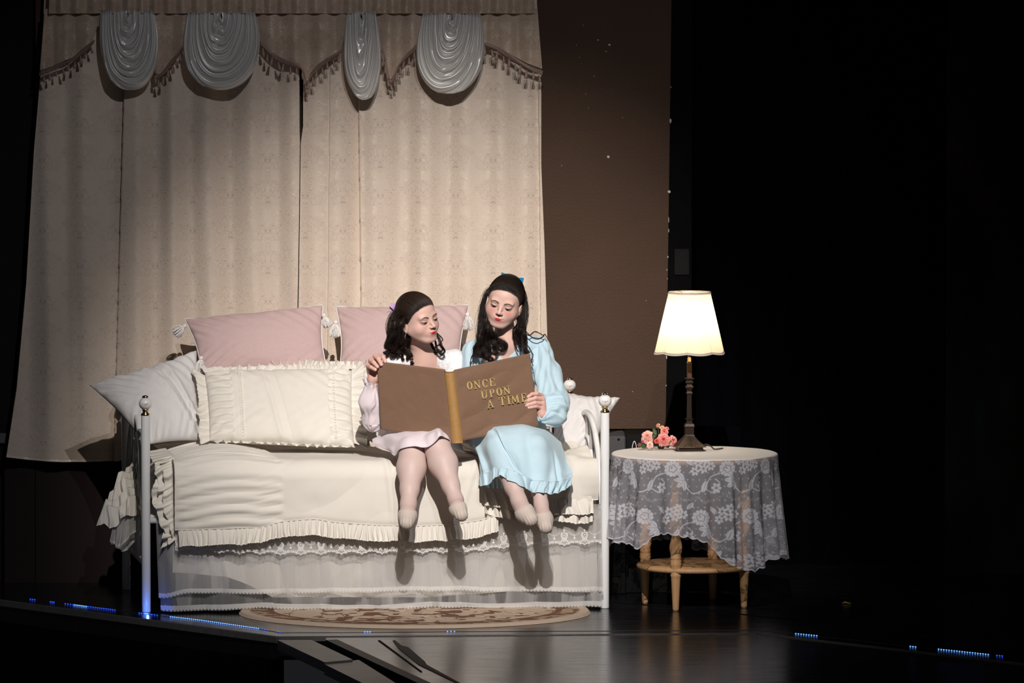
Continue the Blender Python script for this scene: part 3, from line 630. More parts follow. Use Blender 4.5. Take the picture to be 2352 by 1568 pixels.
bbox('slat_deck', .02, BLn - .02, .02, BD - .03, .405, .425, M_white, bed, .004)
bbox('mattress', .045, BLn - .03, .045, BD - .05, .427, .628, M_tick, bed, .05)

# ---------------- comforter
M_cream = mat('cream_cotton', (0.72, 0.685, 0.62), 0.9, bump=0.25, bscale=500, sheen=0.2, var=0.03)
M_cream2 = mat('pale_cream_crepe', (0.78, 0.745, 0.67), 0.9, bump=0.45, bscale=160, sheen=0.2, var=0.04)
M_lace = mat('white_lace_trim', (0.88, 0.85, 0.78), 0.6, bump=0.6, bscale=300)
def seamz(s): # height of the ruffle seam along the bed
    return np.interp(s, [0, .14, .30, .48, .58, .72, .82, 1.0, 1.18, 1.33, 1.45, 1.60, 1.75, 1.95], [.365, .368, .372, .378, .402, .412, .395, .382, .378, .384, .402, .45, .47, .47])
ZT = 0.655
def prof(s, w):
    """w in 0..1: back of the mattress -> front edge -> down to the seam"""
    zs = seamz(s); Ltop = 0.86; r = 0.075; arc = r * math.pi / 2; drop = np.maximum(ZT - r - zs, .01); tot = Ltop + arc + drop; d = w * tot
    a = np.clip((d - Ltop) / r, 0, math.pi / 2); dd = np.maximum(d - Ltop - arc, 0)
    t = np.where(d < Ltop, BD - .09 - d, BD - .09 - Ltop - r * np.sin(a)); z = np.where(d < Ltop, ZT, ZT - r * (1 - np.cos(a))) - dd
    t = t - dd * 0.05; return t, z
n, k = 620, 330; s = (0.115 + 1.815 * np.linspace(0, 1, n))[:, None] * np.ones(k); w = np.ones(n)[:, None] * np.linspace(0, 1, k)[None]
t, z = prof(s, w)
P = bp(s, t, z); Nn = gnormals(P); 
if Nn[n // 2, 5, 2] < 0: Nn = -Nn
onfront = smooth01(.45, .75, w)
ru = smooth01(.10, .16, s) * (1 - smooth01(.56, .60, s)); uu = np.clip((s - .12) / .47, 0, 1); sagl = np.sin(np.pi * uu)
ph = w * 46 + sagl * 1.6 * smooth01(.4, .9, w) + 1.2 * n2(s * 3, w * 6, 1.0)
rid = (np.sin(ph * 2 * np.pi * .5) * .5 + .5) ** 1.5
disp = ru * (0.011 * (rid - .4) * (0.6 + .4 * n2(s * 5, w * 20, 2.0)) + 0.004 * n2(s * 8, w * 90, 3.0) + .028 * sagl * smooth01(.0, .35, w) * (1 - smooth01(.6, .85, w)) + .015 * sagl)
pl = 1 - ru
disp += pl * (0.012 * n2(s * 2.2 + w * 2, w * 4, 4.0) * (0.4 + onfront) + 0.010 * onfront * np.abs(n2(s * 5 + w * 7, w * 3 - s * 2, 5.0)) + 0.003 * n2(s * 14, w * 18, 6.0))
disp += 0.006 * np.exp(-((s - 1.03 - .12 * (w - .7)) / .012) ** 2) * onfront * pl + .006 * np.exp(-((s - 1.46 + .4 * (w - .7)) / .015) ** 2) * onfront
# sat-in dents under the two readers
for cs in (1.18, 1.60): disp -= 0.02 * np.exp(-((s - cs) / .16) ** 2) * (1 - smooth01(.5, .7, w))
disp -= .006 * np.exp(-((w - 1.0) / .01) ** 2)
P = P + Nn * disp[..., None]
com = grid('comforter', P, M_cream, None, thick=0.006); tag(com, 'cream cotton comforter spread over the daybed with a ruched left panel', 'comforter')
def ruffle(name, top, bot, nwave, amp, m, parent, nrm=(0, -1, 0), seed=0.0, rows=18, N_=None, scal=0.0, thick=.0015, lace=True, ampv=None, cols=None, edge=.004, post=None):
    top = np.asarray(top, float); bot = np.asarray(bot, float); N_ = N_ or nwave * 12; T = catmull(top, N_); B = catmull(bot, N_)
    L = np.r_[0, np.cumsum(np.linalg.norm(np.diff(T, axis=0), axis=1))]; L = L / L[-1]; v = np.linspace(0, 1, rows)
    P = T[:, None] * (1 - v)[None, :, None] + B[:, None] * v[None, :, None]
    Lm = L[:, None] * np.ones(rows); ph = Lm * nwave * 2 * np.pi + 3.4 * n2(Lm * nwave * .45, v[None] * .9 + 0 * Lm, seed) + 1.2 * n2(Lm * nwave * 1.3, v[None] * 1.6 + 0 * Lm, seed + 9)
    wv = np.sin(ph) + .35 * np.sin(2.1 * ph + seed); a = amp * (0.25 + v[None] * .9) * (.95 + .85 * n2(Lm * nwave * .5, v[None] * 1.2 + 0 * Lm, seed + 1))
    nr = np.asarray(nrm, float); nr = nr if nr.ndim == 1 else catmull(nr, N_)[:, None]
    P = P + nr * (a * wv + amp * v[None])[..., None]
    Tn = np.gradient(T, axis=0); Tn /= np.maximum(np.linalg.norm(Tn, axis=1, keepdims=True), 1e-9)
    P = P + (B - T)[:, None] * (.10 * v[None] * n2(Lm * nwave * .6, 0 * Lm, seed + 5))[..., None]
    P = P + Tn[:, None] * (amp * .35 * v[None] * np.cos(ph))[..., None]
    if scal: P[:, -1] += (B - T) / np.linalg.norm(B - T, axis=1, keepdims=True) * (scal * np.abs(np.sin(Lm[:, -1] * nwave * 9)))[:, None]
    if post: P = post(P)
    return grid(name, P, m, parent, thick=thick, cols=cols)
# ruffle hem along the front
ss = np.linspace(.13, 1.52, 40); tz = seamz(ss); tt = np.full(40, -.02); 
t0, z0 = prof(ss, np.ones(40)); 
ruffle('ruffle_hem', bp(ss, t0 - .006, z0 + .004), bp(ss, t0 - .016, z0 - .066), 52, .0075, M_cream, com, -V_, 3.0, scal=.003)
# piping along the seam
tube('seam_piping', catmull(bp(ss, t0 - .009, z0 + .002), 200), .0025, M_cream, com, 8)
# lace insertion lines
def on_com(s_, w_, off):
    i = (np.asarray(s_) - .115) / 1.815 * (n - 1); j = np.asarray(w_) * (k - 1); i = np.clip(i.round().astype(int), 0, n - 1); j = np.clip(j.round().astype(int), 0, k - 1)
    return P[i, j] + Nn[i, j] * off
for s0, a_, b_ in ((.135, .30, .985), (.585, .22, .985)):
    wv = np.linspace(a_, b_, 150); mbl = MB()
    for ds in (-.007, .007):
        V, F = tube_vf(on_com(np.full(150, s0 + ds) + .002 * np.sin(wv * 300), wv, .003), .0022, 6); mbl.add(V, F)
    for q in np.linspace(a_, b_, 64):
        c = on_com([s0], [q], .003)[0]; V, F = lathe_vf([(.0001, -.003), (.004, 0), (.0001, .003)], c, 8); mbl.add(V, F)
    o = mbl.build('lace_insertion', M_lace, com); o['kind'] = 'stuff'
# left edge: deep bunched ruffles running down the corner
for i, (w_, dz, sd, am) in enumerate([(.085, 0.0, 1.0, .016), (.060, .006, 2.0, .013), (.098, -.012, 3.0, .017)]):
    ys = np.linspace(0, 1, 16); tt_ = np.interp(ys, [0, .22, .3, 1], [.34, .05, .0, -.045]) - .010 * (i == 1) + .014 * (i == 2); zz = np.interp(ys, [0, .22, .3, 1], [ZT + .03, ZT + .02, ZT - .03, .345 + dz])
    T = bp(.122 + .03 * ys, tt_, zz); B = bp(.122 + .03 * ys - w_ * (1 + .15 * np.sin(ys * 11 + i)) * (.75 + .25 * np.sin(np.pi * ys)), tt_ - .004, zz - .012 - .030 * ys)
    ruffle('side_ruffle', T, B, 8 + i, am, M_cream2, com, -V_ - .25 * U_, sd, rows=26, N_=420, thick=.002, scal=.002)
# part of the spread pushed out through the left side rail
for k_, (x0, y0, x1, y1, w_, Y_) in enumerate([(336, 1046, 290, 1066, 40, .40), (336, 1062, 272, 1092, 44, .36), (336, 1084, 252, 1122, 46, .32), (336, 1110, 244, 1150, 46, .28), (336, 1134, 236, 1172, 42, .24)]):
    xs = np.linspace(x0, x1, 9); T = np.array([W(x, y0 + (y1 - y0) * ((x0 - x) / (x0 - x1)) ** 1.2 - 8 * math.sin((x0 - x) / 9 + k_), Y_) for x in xs]); B = T + np.array([[-.012 - .006 * math.sin(j), -.012, -w_ / 530 * (1 + .12 * math.sin(j * 1.7 + k_))] for j in range(9)])
    ruffle('side_ruffle', T, B, 4, .011, M_cream2, com, np.array([-.2, -1, .1]), 5.0 + k_, rows=22, N_=160, thick=.002, scal=.003)

# second, shorter layer at the right end
n3, k3 = 220, 160; s = (1.46 + .50 * np.linspace(0, 1, n3))[:, None] * np.ones(k3); w = np.ones(n3)[:, None] * np.linspace(0, 1, k3)[None]
hz = np.interp(s, [1.46, 1.60, 1.70, 1.80, 1.96], [.520, .490, .470, .475, .485])
Lt = .60; r = .09; arc = r * math.pi / 2; drop = ZT + .012 - r - hz; d = w * (Lt + arc + drop); a = np.clip((d - Lt) / r, 0, math.pi / 2); dd = np.maximum(d - Lt - arc, 0)
t = .62 - np.minimum(d, Lt) - r * np.sin(a) - .02 - dd * .08; z = ZT + .014 - r * (1 - np.cos(a)) - dd
Q = bp(s, t, z); Nq = gnormals(Q); Nq = -Nq if Nq[50, 5, 2] < 0 else Nq
dq = .010 * n2(s * 5, w * 5, 31.0) + .006 * np.abs(n2(s * 12 + w * 3, w * 10, 32.0)) + .004 * n2(s * 30, w * 30, 33.0) + .012 * np.exp(-((s - 1.80 - .03 * np.sin(w * 9)) / .012) ** 2) * .5
dq += .02 * smooth01(1.85, 1.95, s) * np.sin(w * 16)
Q = Q + Nq * dq[..., None]
thr2 = grid('coverlet', Q, M_cream, None, thick=.005); tag(thr2, 'cream coverlet with double lace-edged frill draped at the right end of the daybed', 'coverlet')
ss2 = np.linspace(1.46, 1.955, 20); B0 = Q[::11, -1]; B0 = B0[:20]
ruffle('frill', B0 + [0, -.004, .012], B0 + [0, -.022, -.052], 11, .010, M_cream, thr2, -V_, 41.0, scal=.004)
ruffle('frill', B0 + [0, .004, -.004], B0 + [0, -.010, -.085] + np.array([0, 0, -1.0]) * (.012 * np.sin(np.linspace(0, 9, 20)))[:, None], 9, .011, M_cream, thr2, -V_, 42.0, scal=.004)
tt_ = np.linspace(0, 1, 12); T = bp(1.49 + 0 * tt_, -.075 - .01 * tt_, .60 - .10 * tt_); B = bp(1.462 + 0 * tt_, -.085 - .01 * tt_, .595 - .11 * tt_)
ruffle('frill', T, B, 5, .004, M_cream, thr2, -V_, 44.0, N_=80, thick=.002)

# ---------------- bed skirt
def stitch_band(u, v, per=.0885):
    """embroidered festoon: u metres along, v 0 (top) .. 1 (scalloped bottom) ; returns opacity of white thread"""
    H = .085; x = np.mod(u, per) - per / 2; y = v * H; T = np.zeros_like(u)
    def dot(cx, cy, r_, soft=.0009): return 1 - smooth01(r_ - soft, r_ + soft, np.hypot(np.abs(x) - cx if cx >= 0 else x, y - cy))
    bot = H - .006 - .013 * (np.abs(x) / (per / 2)) ** 1.0 - .004 * np.abs(np.sin(x * 160))
    T = np.maximum(T, 1 - smooth01(.0014, .0028, np.abs(y - bot + .001)))
    T = np.maximum(T, .8 * (1 - smooth01(.0006, .0014, np.abs(y - bot + .007))) * (np.sin(u * 900) > -.3))
    r1 = np.hypot(x / .8, (y - .034)); T = np.maximum(T, (1 - smooth01(.0018, .0032, np.abs(r1 - .0165))) * (y > .022)); T = np.maximum(T, (1 - smooth01(.0012, .002, np.abs(r1 - .0105))))
    for cx, cy, rr in ((0, .013, .004), (0, .034, .0035), (0, .020, .002), (.007, .056, .0035), (.013, .060, .0035), (.018, .066, .003), (.003, .062, .0025), (.0225, .061, .0025), (.010, .0505, .0022), (.0, .0555, .003)): T = np.maximum(T, dot(cx, cy, rr))
    fest = .018 + .018 * np.cos(x / per * 2 * np.pi) ** 2 * 0 + .014 * (1 - ((np.abs(np.abs(x) - per / 2)) / (per / 2 - .018)) ** 2)
    for q in (0, .004): T = np.maximum(T, (1 - smooth01(.0007, .0013, np.abs(y - fest - q))) * (np.abs(x) > .017) * (np.sin(u * 1800) > -.2))
    xx = per / 2 - np.abs(x); T = np.maximum(T, (1 - smooth01(.0055, .0065, np.abs(xx) + np.abs(y - .047))));  T = np.maximum(T, (1 - smooth01(.0007, .0014, np.abs(xx))) * (y > .033) * (y < .045)); T = np.maximum(T, 1 - smooth01(.002, .003, np.hypot(xx - .006, y - .059))); T = np.maximum(T, 1 - smooth01(.002, .003, np.hypot(xx - .012, y - .062)))
    edge = y < bot + .003
    return T, edge
M_sheer = mat('sheer_voile', (0, 0, 0), 0.85, attr=True, alpha='attr', bump=0, var=0.02, transl=.3)
skirt = thing('bed_skirt', 'sheer layered bed skirt with embroidered white band and lace hems under the daybed', 'bed skirt', bp(1.0, 0, 0))
def fall(name, s0, s1, z0, zb, t0, amp, nf, seed, m, colf=None, n=700, k=60, flare=.03, wrap=True):
    u = np.linspace(0, 1, n)[:, None] * np.ones(k); v = np.ones(n)[:, None] * np.linspace(0, 1, k)[None]; s_ = s0 + (s1 - s0) * u
    ztop = z0(s_) if callable(z0) else z0 + 0 * s_; zbot = zb(s_) if callable(zb) else zb + 0 * s_; z_ = ztop + (zbot - ztop) * v
    ph = s_ * nf * 2 * np.pi + 3.0 * n2(s_ * 5, v * .5, seed)
    t_ = t0 - flare * v - amp * (.35 + .65 * v) * (np.abs(np.sin(ph * .5)) * 1.6 - .8 + .35 * n2(s_ * 30, v * 1.5, seed + 2))
    s_ = s_ + amp * .6 * v * np.cos(ph)
    if wrap:  # turn round the left corner post
        e = np.clip(.10 - s_, 0, 1); t_ = t_ + e * 0.6
    P = bp(s_, t_, z_); cols = None
    if colf is not None: cols = colf(s_, v, z_)
    return grid(name, P, m, skirt, thick=0.0, cols=cols)
under = lambda s: .055 + .02 * np.interp(s, [0, .35, .55, 1.2, 1.6, 2.0], [6.5, 5.0, .4, 0, 1.2, .8])
fall('under_skirt', .12, 1.965, .60, under, .012, .014, 4.5, 50.0, M_cream, flare=.02)
def hemcol(base_a, lace_h, tone=(.72, .71, .71)):
    def f(s_, v, z_):
        zb = z_[:, -1:]; d = z_ - zb; c = np.zeros(s_.shape + (4,)); c[..., :3] = tone; wr_ = n2(s_ * 13, v * 1.3, lace_h * 900); c[..., 3] = base_a - .10 + .26 * smooth01(-.08, .02, wr_) * (1 - .5 * smooth01(.02, .5, wr_)) + .10 * smooth01(.1, .16, n2(s_ * 21, v * .9, lace_h * 500)) + .04 * n2(s_ * 160, v * 2, 4.0)
        a = (d < lace_h); pat = .5 + .5 * np.sin(s_ * 900 + 3 * np.sin(d * 900)) * np.sin(d * 700); c[..., 3] = np.where(a, .50 + .45 * pat, c[..., 3]); c[..., :3] = np.where(a[..., None], (.90, .89, .87), c[..., :3])
        c[..., 3] = np.where((np.abs(d - lace_h) < .0015), .95, c[..., 3]); c[..., 3] = np.where(d < .004 + .003 * np.sin(s_ * 420), .15, c[..., 3]); return c
    return f
ztop_ = lambda s: np.where(s < 1.45, seamz(s) - .012, .455) + .14 * smooth01(.14, .05, s)
fall('sheer_tier', .05, 1.985, ztop_, lambda s: .012 + .010 * n2(s * 4, 0 * s, 3.0), -.022, .020, 4.2, 52.0, M_sheer, hemcol(.34, .024), n=1500, k=130, flare=.035)
fall('sheer_tier', .04, 1.985, ztop_, lambda s: .085 + .016 * n2(s * 2.4, 0 * s, 7.0) - .03 * smooth01(.2, .05, s), -.040, .020, 3.6, 54.0, M_sheer, hemcol(.36, .020), n=1500, k=110, flare=.03)
def bandcol(s_, v, z_):
    v0 = np.clip(1 - (z_ - z_[:, -1:]) / .085, 0, 1); T, edge = stitch_band(s_, v0); c = np.zeros(s_.shape + (4,)); c[..., :3] = (.72, .69, .65); c[..., :3] += T[..., None] * np.array((.26, .29, .34)); c[..., 3] = np.where(edge, .42 + .56 * T, 0.0); return c
band_bot = lambda s: .235 + .03 * np.interp(s, [0, .4, .6, 1.4, 1.6, 2.0], [1.3, .6, .4, .5, 1.3, 1.6])
fall('embroidered_band', .12, 1.975, lambda s: ztop_(s) + .01, band_bot, -.066, .004, 4, 56.0, M_sheer, bandcol, n=2000, k=110, flare=.015, wrap=False)
# gauze bunched on the left outside of the rail
xs = np.linspace(334, 262, 9)
for k_ in range(2):
    T = np.array([W(x, 1150 + (334 - x) * .45 + 14 * k_, .30 - .05 * k_) for x in xs]); B = np.array([W(x - 6, 1245 + 12 * math.sin(x / 11 + k_) - 12 * k_ + (334 - x) * .15, .30 - .06 * k_) for x in xs])
    cg = np.ones((160, 24, 4)) * [.80, .78, .74, .55]; cg[:, -3:, 3] = .9
    ruffle('sheer_side', T, B, 4, .010, M_sheer, skirt, np.array([-.2, -1, 0]), 61.0 + k_, rows=24, N_=160, thick=0, cols=cg)

# ================================================================== PILLOWS
def pillow(name, C, T, m, label, group=None, seed=0.0, n=110, k=80, puff=.5, wr=.006, pinch=.10, ears=0.0, dirs=None, folds=None, bulge=(0, 0, 0, 0)):
    """C: four corners TL TR BR BL in world space; T: half thickness"""
    C = np.asarray(C, float); u = np.linspace(0, 1, n)[:, None] * np.ones(k); v = np.ones(n)[:, None] * np.linspace(0, 1, k)[None]
    # edges curve inward between the corners
    pu = u + pinch * (0.5 - u) * (4 * v * (1 - v)) ** 1.3 * .35; pv = v + pinch * (0.5 - v) * (4 * u * (1 - u)) ** 1.3 * .35
    P = (C[0] * ((1 - pu) * (1 - pv))[..., None] + C[1] * (pu * (1 - pv))[..., None] + C[2] * (pu * pv)[..., None] + C[3] * ((1 - pu) * pv)[..., None])
    nr = np.cross(C[3] - C[0], C[1] - C[0]); nr /= np.linalg.norm(nr); nr = nr if nr[1] < 0 else -nr
    e = ((1 - np.abs(2 * u - 1) ** 2.6) * (1 - np.abs(2 * v - 1) ** 2.6)).clip(0) ** puff
    cor = np.abs(2 * u - 1) * np.abs(2 * v - 1)
    W_ = wr * (fbm(np.stack([u * 6 + seed, v * 5, 0 * u + seed], -1), 3) * .8 + 1.4 * cor * np.sin((u * 2 - 1) * 26 * np.sign(v - .5) + (v * 2 - 1) * 20) * smooth01(0, .3, e)) * np.minimum(1, e * 3)
    if folds is not None: W_ = W_ + folds(u, v) * np.minimum(1, e * 4)
    A = P + nr * (T * e + W_)[..., None]; B = P - nr * (T * e * .8)[..., None]
    V = np.vstack([A.reshape(-1, 3), B.reshape(-1, 3)]); F = gridF(n, k); q = n * k
    o = mesh(name, V, [F[:, ::-1], F + q], m, None)
    tag(o, label, 'pillow', group); rim = np.vstack([A[:, 0], A[-1, 1:], A[::-1, -1][1:], A[0, ::-1][1:]])
    me = o.data; import bmesh
    b = bmesh.new(); b.from_mesh(me); bmesh.ops.remove_doubles(b, verts=b.verts, dist=1e-5); bmesh.ops.recalc_face_normals(b, faces=b.faces); b.to_mesh(me); b.free()
    return o, A, rim
M_wcot = mat('white_cotton', (0.70, 0.685, 0.68), 0.9, bump=0.2, bscale=500, sheen=.2, var=.03)
M_pink = mat('dusty_pink_linen', (0.56, 0.405, 0.395), 0.92, bump=0.35, bscale=450, sheen=.25, var=.05, vscale=60)
C = [W(210, 886, .60), W(445, 806, .80), W(478, 1006, .52), W(300, 1014, .22)]
def fl(u, v): return .012 * np.exp(-((u - .62 - .35 * v) / .03) ** 2) - .008 * np.exp(-((u - .56 - .35 * v) / .02) ** 2) + .008 * np.exp(-((u - .45 - .38 * v) / .03) ** 2)
Cq = [W(206, 885, .58), W(452, 804, .80), W(476, 1012, .50), W(336, 1020, .30)]
pillow('pillow', Cq, .075, M_wcot, 'white cotton pillow slumped over the left side rail of the daybed', 'white pillows', 1.0, folds=fl, pinch=.25, wr=.008)
Cq = [W(1268, 896, .90), W(1424, 913, .80), W(1352, 1052, .62), W(1268, 1040, .64)]
pillow('pillow', Cq, .07, M_wcot, 'white cotton pillow propped against the right side rail beside the blue dress', 'white pillows', 3.0, pinch=.35, wr=.007)
# pink pillows with tassels
M_tas = mat('white_tassel_thread', (0.82, 0.79, 0.76), 0.75, bump=.5, bscale=700)
def big_tassel(par, top, L, tilt, r=.026):
    mb = MB(); top = np.asarray(top, float); dr = np.array([math.sin(tilt), 0, -math.cos(tilt)]); 
    V, F = lathe_vf([(.0001, .010), (.009, .006), (.011, 0), (.009, -.007), (.004, -.011)], top, 14); knot = mesh('tassel', V, F, M_tas, par)
    for q in range(150):
        a = random.uniform(0, 6.28); rr = math.sqrt(random.random()); e1 = np.array([math.cos(a), math.sin(a), 0]) * r * rr; sx = L * random.uniform(.85, 1.05) * (1 - .12 * rr)
        side = np.array([math.cos(tilt), 0, math.sin(tilt)]) * e1[0] + np.array([0, e1[1], 0])
        ts = np.linspace(0, 1, 6)[:, None]; pth = top + dr * (.008 + sx * ts) + side * (.25 + .75 * np.sin(ts * 1.9) ** .8) + RNG.normal(0, .0006, (6, 3))
        V, F = tube_vf(pth, .0011, 4, False); mb.add(V, F)
    mb.build('tassel_strands', M_tas, knot)['kind'] = 'stuff'
o, A1, rim = pillow('cushion', [W(424, 732, .88), W(742, 700, .90), W(756, 866, .72), W(462, 866, .72)], .07, M_pink, 'dusty pink cushion with white corner tassels behind the cream frilled sham', 'pink tasselled cushions', 5.0, pinch=.18, wr=.006)
o['category'] = 'cushion'; tube('corded_edge', rim[::3], .0028, M_tas, o, 6)
big_tassel(o, W(424, 748, .85), .055, -.9, .028); big_tassel(o, W(462, 822, .68), .062, -.1, .026); big_tassel(o, W(744, 724, .84), .05, .35, .022)
o, A2, rim = pillow('cushion', [W(772, 704, .90), W(1078, 700, .92), W(1056, 868, .72), W(778, 866, .72)], .07, M_pink, 'dusty pink cushion with white corner tassels behind the girl in pink', 'pink tasselled cushions', 8.0, pinch=.18, wr=.006)
o['category'] = 'cushion'; tube('corded_edge', rim[::3], .0028, M_tas, o, 6)
big_tassel(o, W(771, 740, .80), .062, -.1, .026); big_tassel(o, W(1074, 722, .84), .066, .12, .026)
# cream shams with frills all round
def sham(C, T, label, seed, frw, bands, nw=60):
    def fo(u, v):
        g = np.where((u < .17) | (u > .84), 1.0, 0.0); return g * .005 * np.sin(v * 60 + 2 * n2(u * 5, v * 4, seed)) + (1 - g) * (.006 * n2(u * 12 - v * 2, v * 2, seed + 1) + .006 * np.exp(-((u - .38 - .12 * v) / .018) ** 2) - .004 * np.exp(-((u - .45 - .12 * v) / .014) ** 2))
    o, A, rim = pillow('sham', C, T, M_cream, label, 'cream frilled shams', seed, folds=fo, pinch=.05, wr=.004, puff=.38, n=180, k=120)
    o['category'] = 'pillow'; cen = np.mean(C, 0); nr = np.cross(C[3] - C[0], C[1] - C[0]); nr /= np.linalg.norm(nr); nr = nr if nr[1] < 0 else -nr
    n_, k_ = A.shape[:2]; ed = [A[:, 0], A[-1, :], A[::-1, -1], A[0, ::-1]]
    for q, (E, wd_) in enumerate(zip(ed, frw)):
        if wd_ <= 0: continue
        E = E[::6]; tang = E[-1] - E[0]; out = np.cross(tang, nr); out /= np.linalg.norm(out); out = out if np.dot(out, E.mean(0) - cen) > 0 else -out
        if abs(out[2]) > .6: out = out * np.array([1, 1, 1.0])
        fan = (np.linspace(-1, 1, len(E)) ** 3)[:, None] * tang / np.linalg.norm(tang) * wd_ * .7
        wob = 1 + .22 * n2(np.linspace(0, 7, len(E)), np.zeros(len(E)), seed + q)[:, None]
        ruffle('frill', E + nr * .002, E + out * wd_ * wob + fan + nr * (.012 if q in (1, 3) else .0), 14 if q in (0, 2) else 9, .0085, M_cream, o, nr, seed + q, rows=16, N_=320, scal=.003, thick=.0012)
    for ub in bands:
        i = int(ub * (n_ - 1)); mb = MB()
        for dd in (-.006, .006):
            V, F = tube_vf(A[i, 3:-3:3] + nr * .003 + np.array([dd, 0, 0]), .0016, 6); mb.add(V, F)
        for j in range(4, k_ - 3, 3): V, F = lathe_vf([(.0001, -.0025), (.0035, 0), (.0001, .0025)], A[i, j] + nr * .003, 7); mb.add(V, F)
        mb.build('lace_insertion', M_lace, o)['kind'] = 'stuff'
    return o
sham([W(628, 846, .70), W(836, 846, .70), W(842, 1016, .58), W(640, 1016, .58)], .05, 'cream frilled sham half hidden behind the larger cream one, next to the pink sleeve', 23.0, (.035, .045, 0, 0), (.9,))
sham([W(470, 856, .62), W(808, 852, .62), W(814, 1026, .36), W(482, 1012, .36)], .075, 'large cream frilled sham with lace bands lying left of the girl in pink', 21.0, (.030, .055, .006, .045), (.235, .88))

# ================================================================== RUG
rc = floor_xy(953, 1407); rx_, ry_ = .765, .615
n, k = 220, 900; rr = np.linspace(0, 1, n)[:, None] * np.ones(k); th = np.ones(n)[:, None] * np.linspace(0, 2 * np.pi, k, endpoint=False)[None]
X = rx_ * rr * np.cos(th); Y = ry_ * rr * np.sin(th); zz = .013 * (1 - smooth01(.985, 1.0, rr)) + .001
q1 = n2(X * 9, Y * 9, 70.0); q2_ = n2(X * 26 + q1 * 2, Y * 26, 71.0); q3 = np.abs(n2(X * 14 + 5, Y * 14, 72.0)); pat = (q2_ > .28) | (q3 < .045) | ((rr > .80) & (rr < .84)) | ((rr > .84) & (q2_ > .05) & (rr < .93))
pat &= rr < .94; brd = (rr > .90)
c = np.ones(X.shape + (3,)) * np.array((.52, .40, .30)); c[(rr > .84) & (rr < .94)] = (.40, .28, .19); c[pat] = (.16, .075, .04); c[(q2_ < -.5) & (rr < .8)] = (.62, .50, .38); c[rr >= .94] = (.55, .43, .33)
rug = grid('rug', np.stack([rc[0] + X, rc[1] + Y, zz], -1), mat('tufted_wool', (0, 0, 0), .95, attr=True, bump=.8, bscale=300, bdist=.003), None, cv=True, cols=c)
tag(rug, 'oval beige rug with brown scroll pattern on the black stage in front of the daybed', 'rug')
# ================================================================== SIDE TABLE
M_oak = mat('honey_oak', (0.50, 0.29, 0.14), 0.5, var=.25, vscale=18, bump=.2, aniso=(6, 6, .6))
TC = np.array([(1597 - 1176) / 530.0 * (26.25 / 26), .25, 0]); TR = .362; TZ = .672
table = thing('side_table', 'round oak side table with rope-twist legs and lower shelf under a lace cloth', 'table', TC)
V, F = lathe_vf([(.0001, TZ - .024), (TR - .01, TZ - .024), (TR, TZ - .018), (TR, TZ - .006), (TR - .006, TZ - .001), (.0001, TZ - .001)], TC, 64); mesh('tabletop', V, F, M_oak, table)
V, F = lathe_vf([(.0001, .165), (.245, .165), (.255, .172), (.255, .182), (.248, .188), (.0001, .188)], TC, 64); mesh('shelf', V, F, M_oak, table)
V, F = lathe_vf([(.20, TZ - .075), (.215, TZ - .075), (.215, TZ - .024), (.20, TZ - .024)], TC, 48); mesh('apron', V, F, M_oak, table)
for a in (math.atan2(-.22, -.09), math.atan2(-.09, .22), math.atan2(.22, .09), math.atan2(.09, -.22)):
    c = TC + np.array([math.cos(a), math.sin(a), 0]) * .232
    def tw(r, z, an): k_ = smooth01(.235, .27, z) * (1 - smooth01(.50, .53, z)); return r * (1 + k_ * .20 * np.cos(2 * (an - z * 34))), z
    zs = np.linspace(.23, .54, 90); pr = [(.0001, 0), (.0125, 0), (.014, .01), (.020, .135), (.0215, .15), (.0245, .157), (.0215, .163), (.0225, .20), (.026, .206), (.0225, .213), (.0255, .221), (.022, .229)] + [(.0235, z) for z in zs] + [(.026, .548), (.022, .556), (.026, .565), (.024, .60), (.024, TZ - .024)]
    V, F = lathe_vf(pr, c, 28, tw); mesh('leg', V, F, M_oak, table)
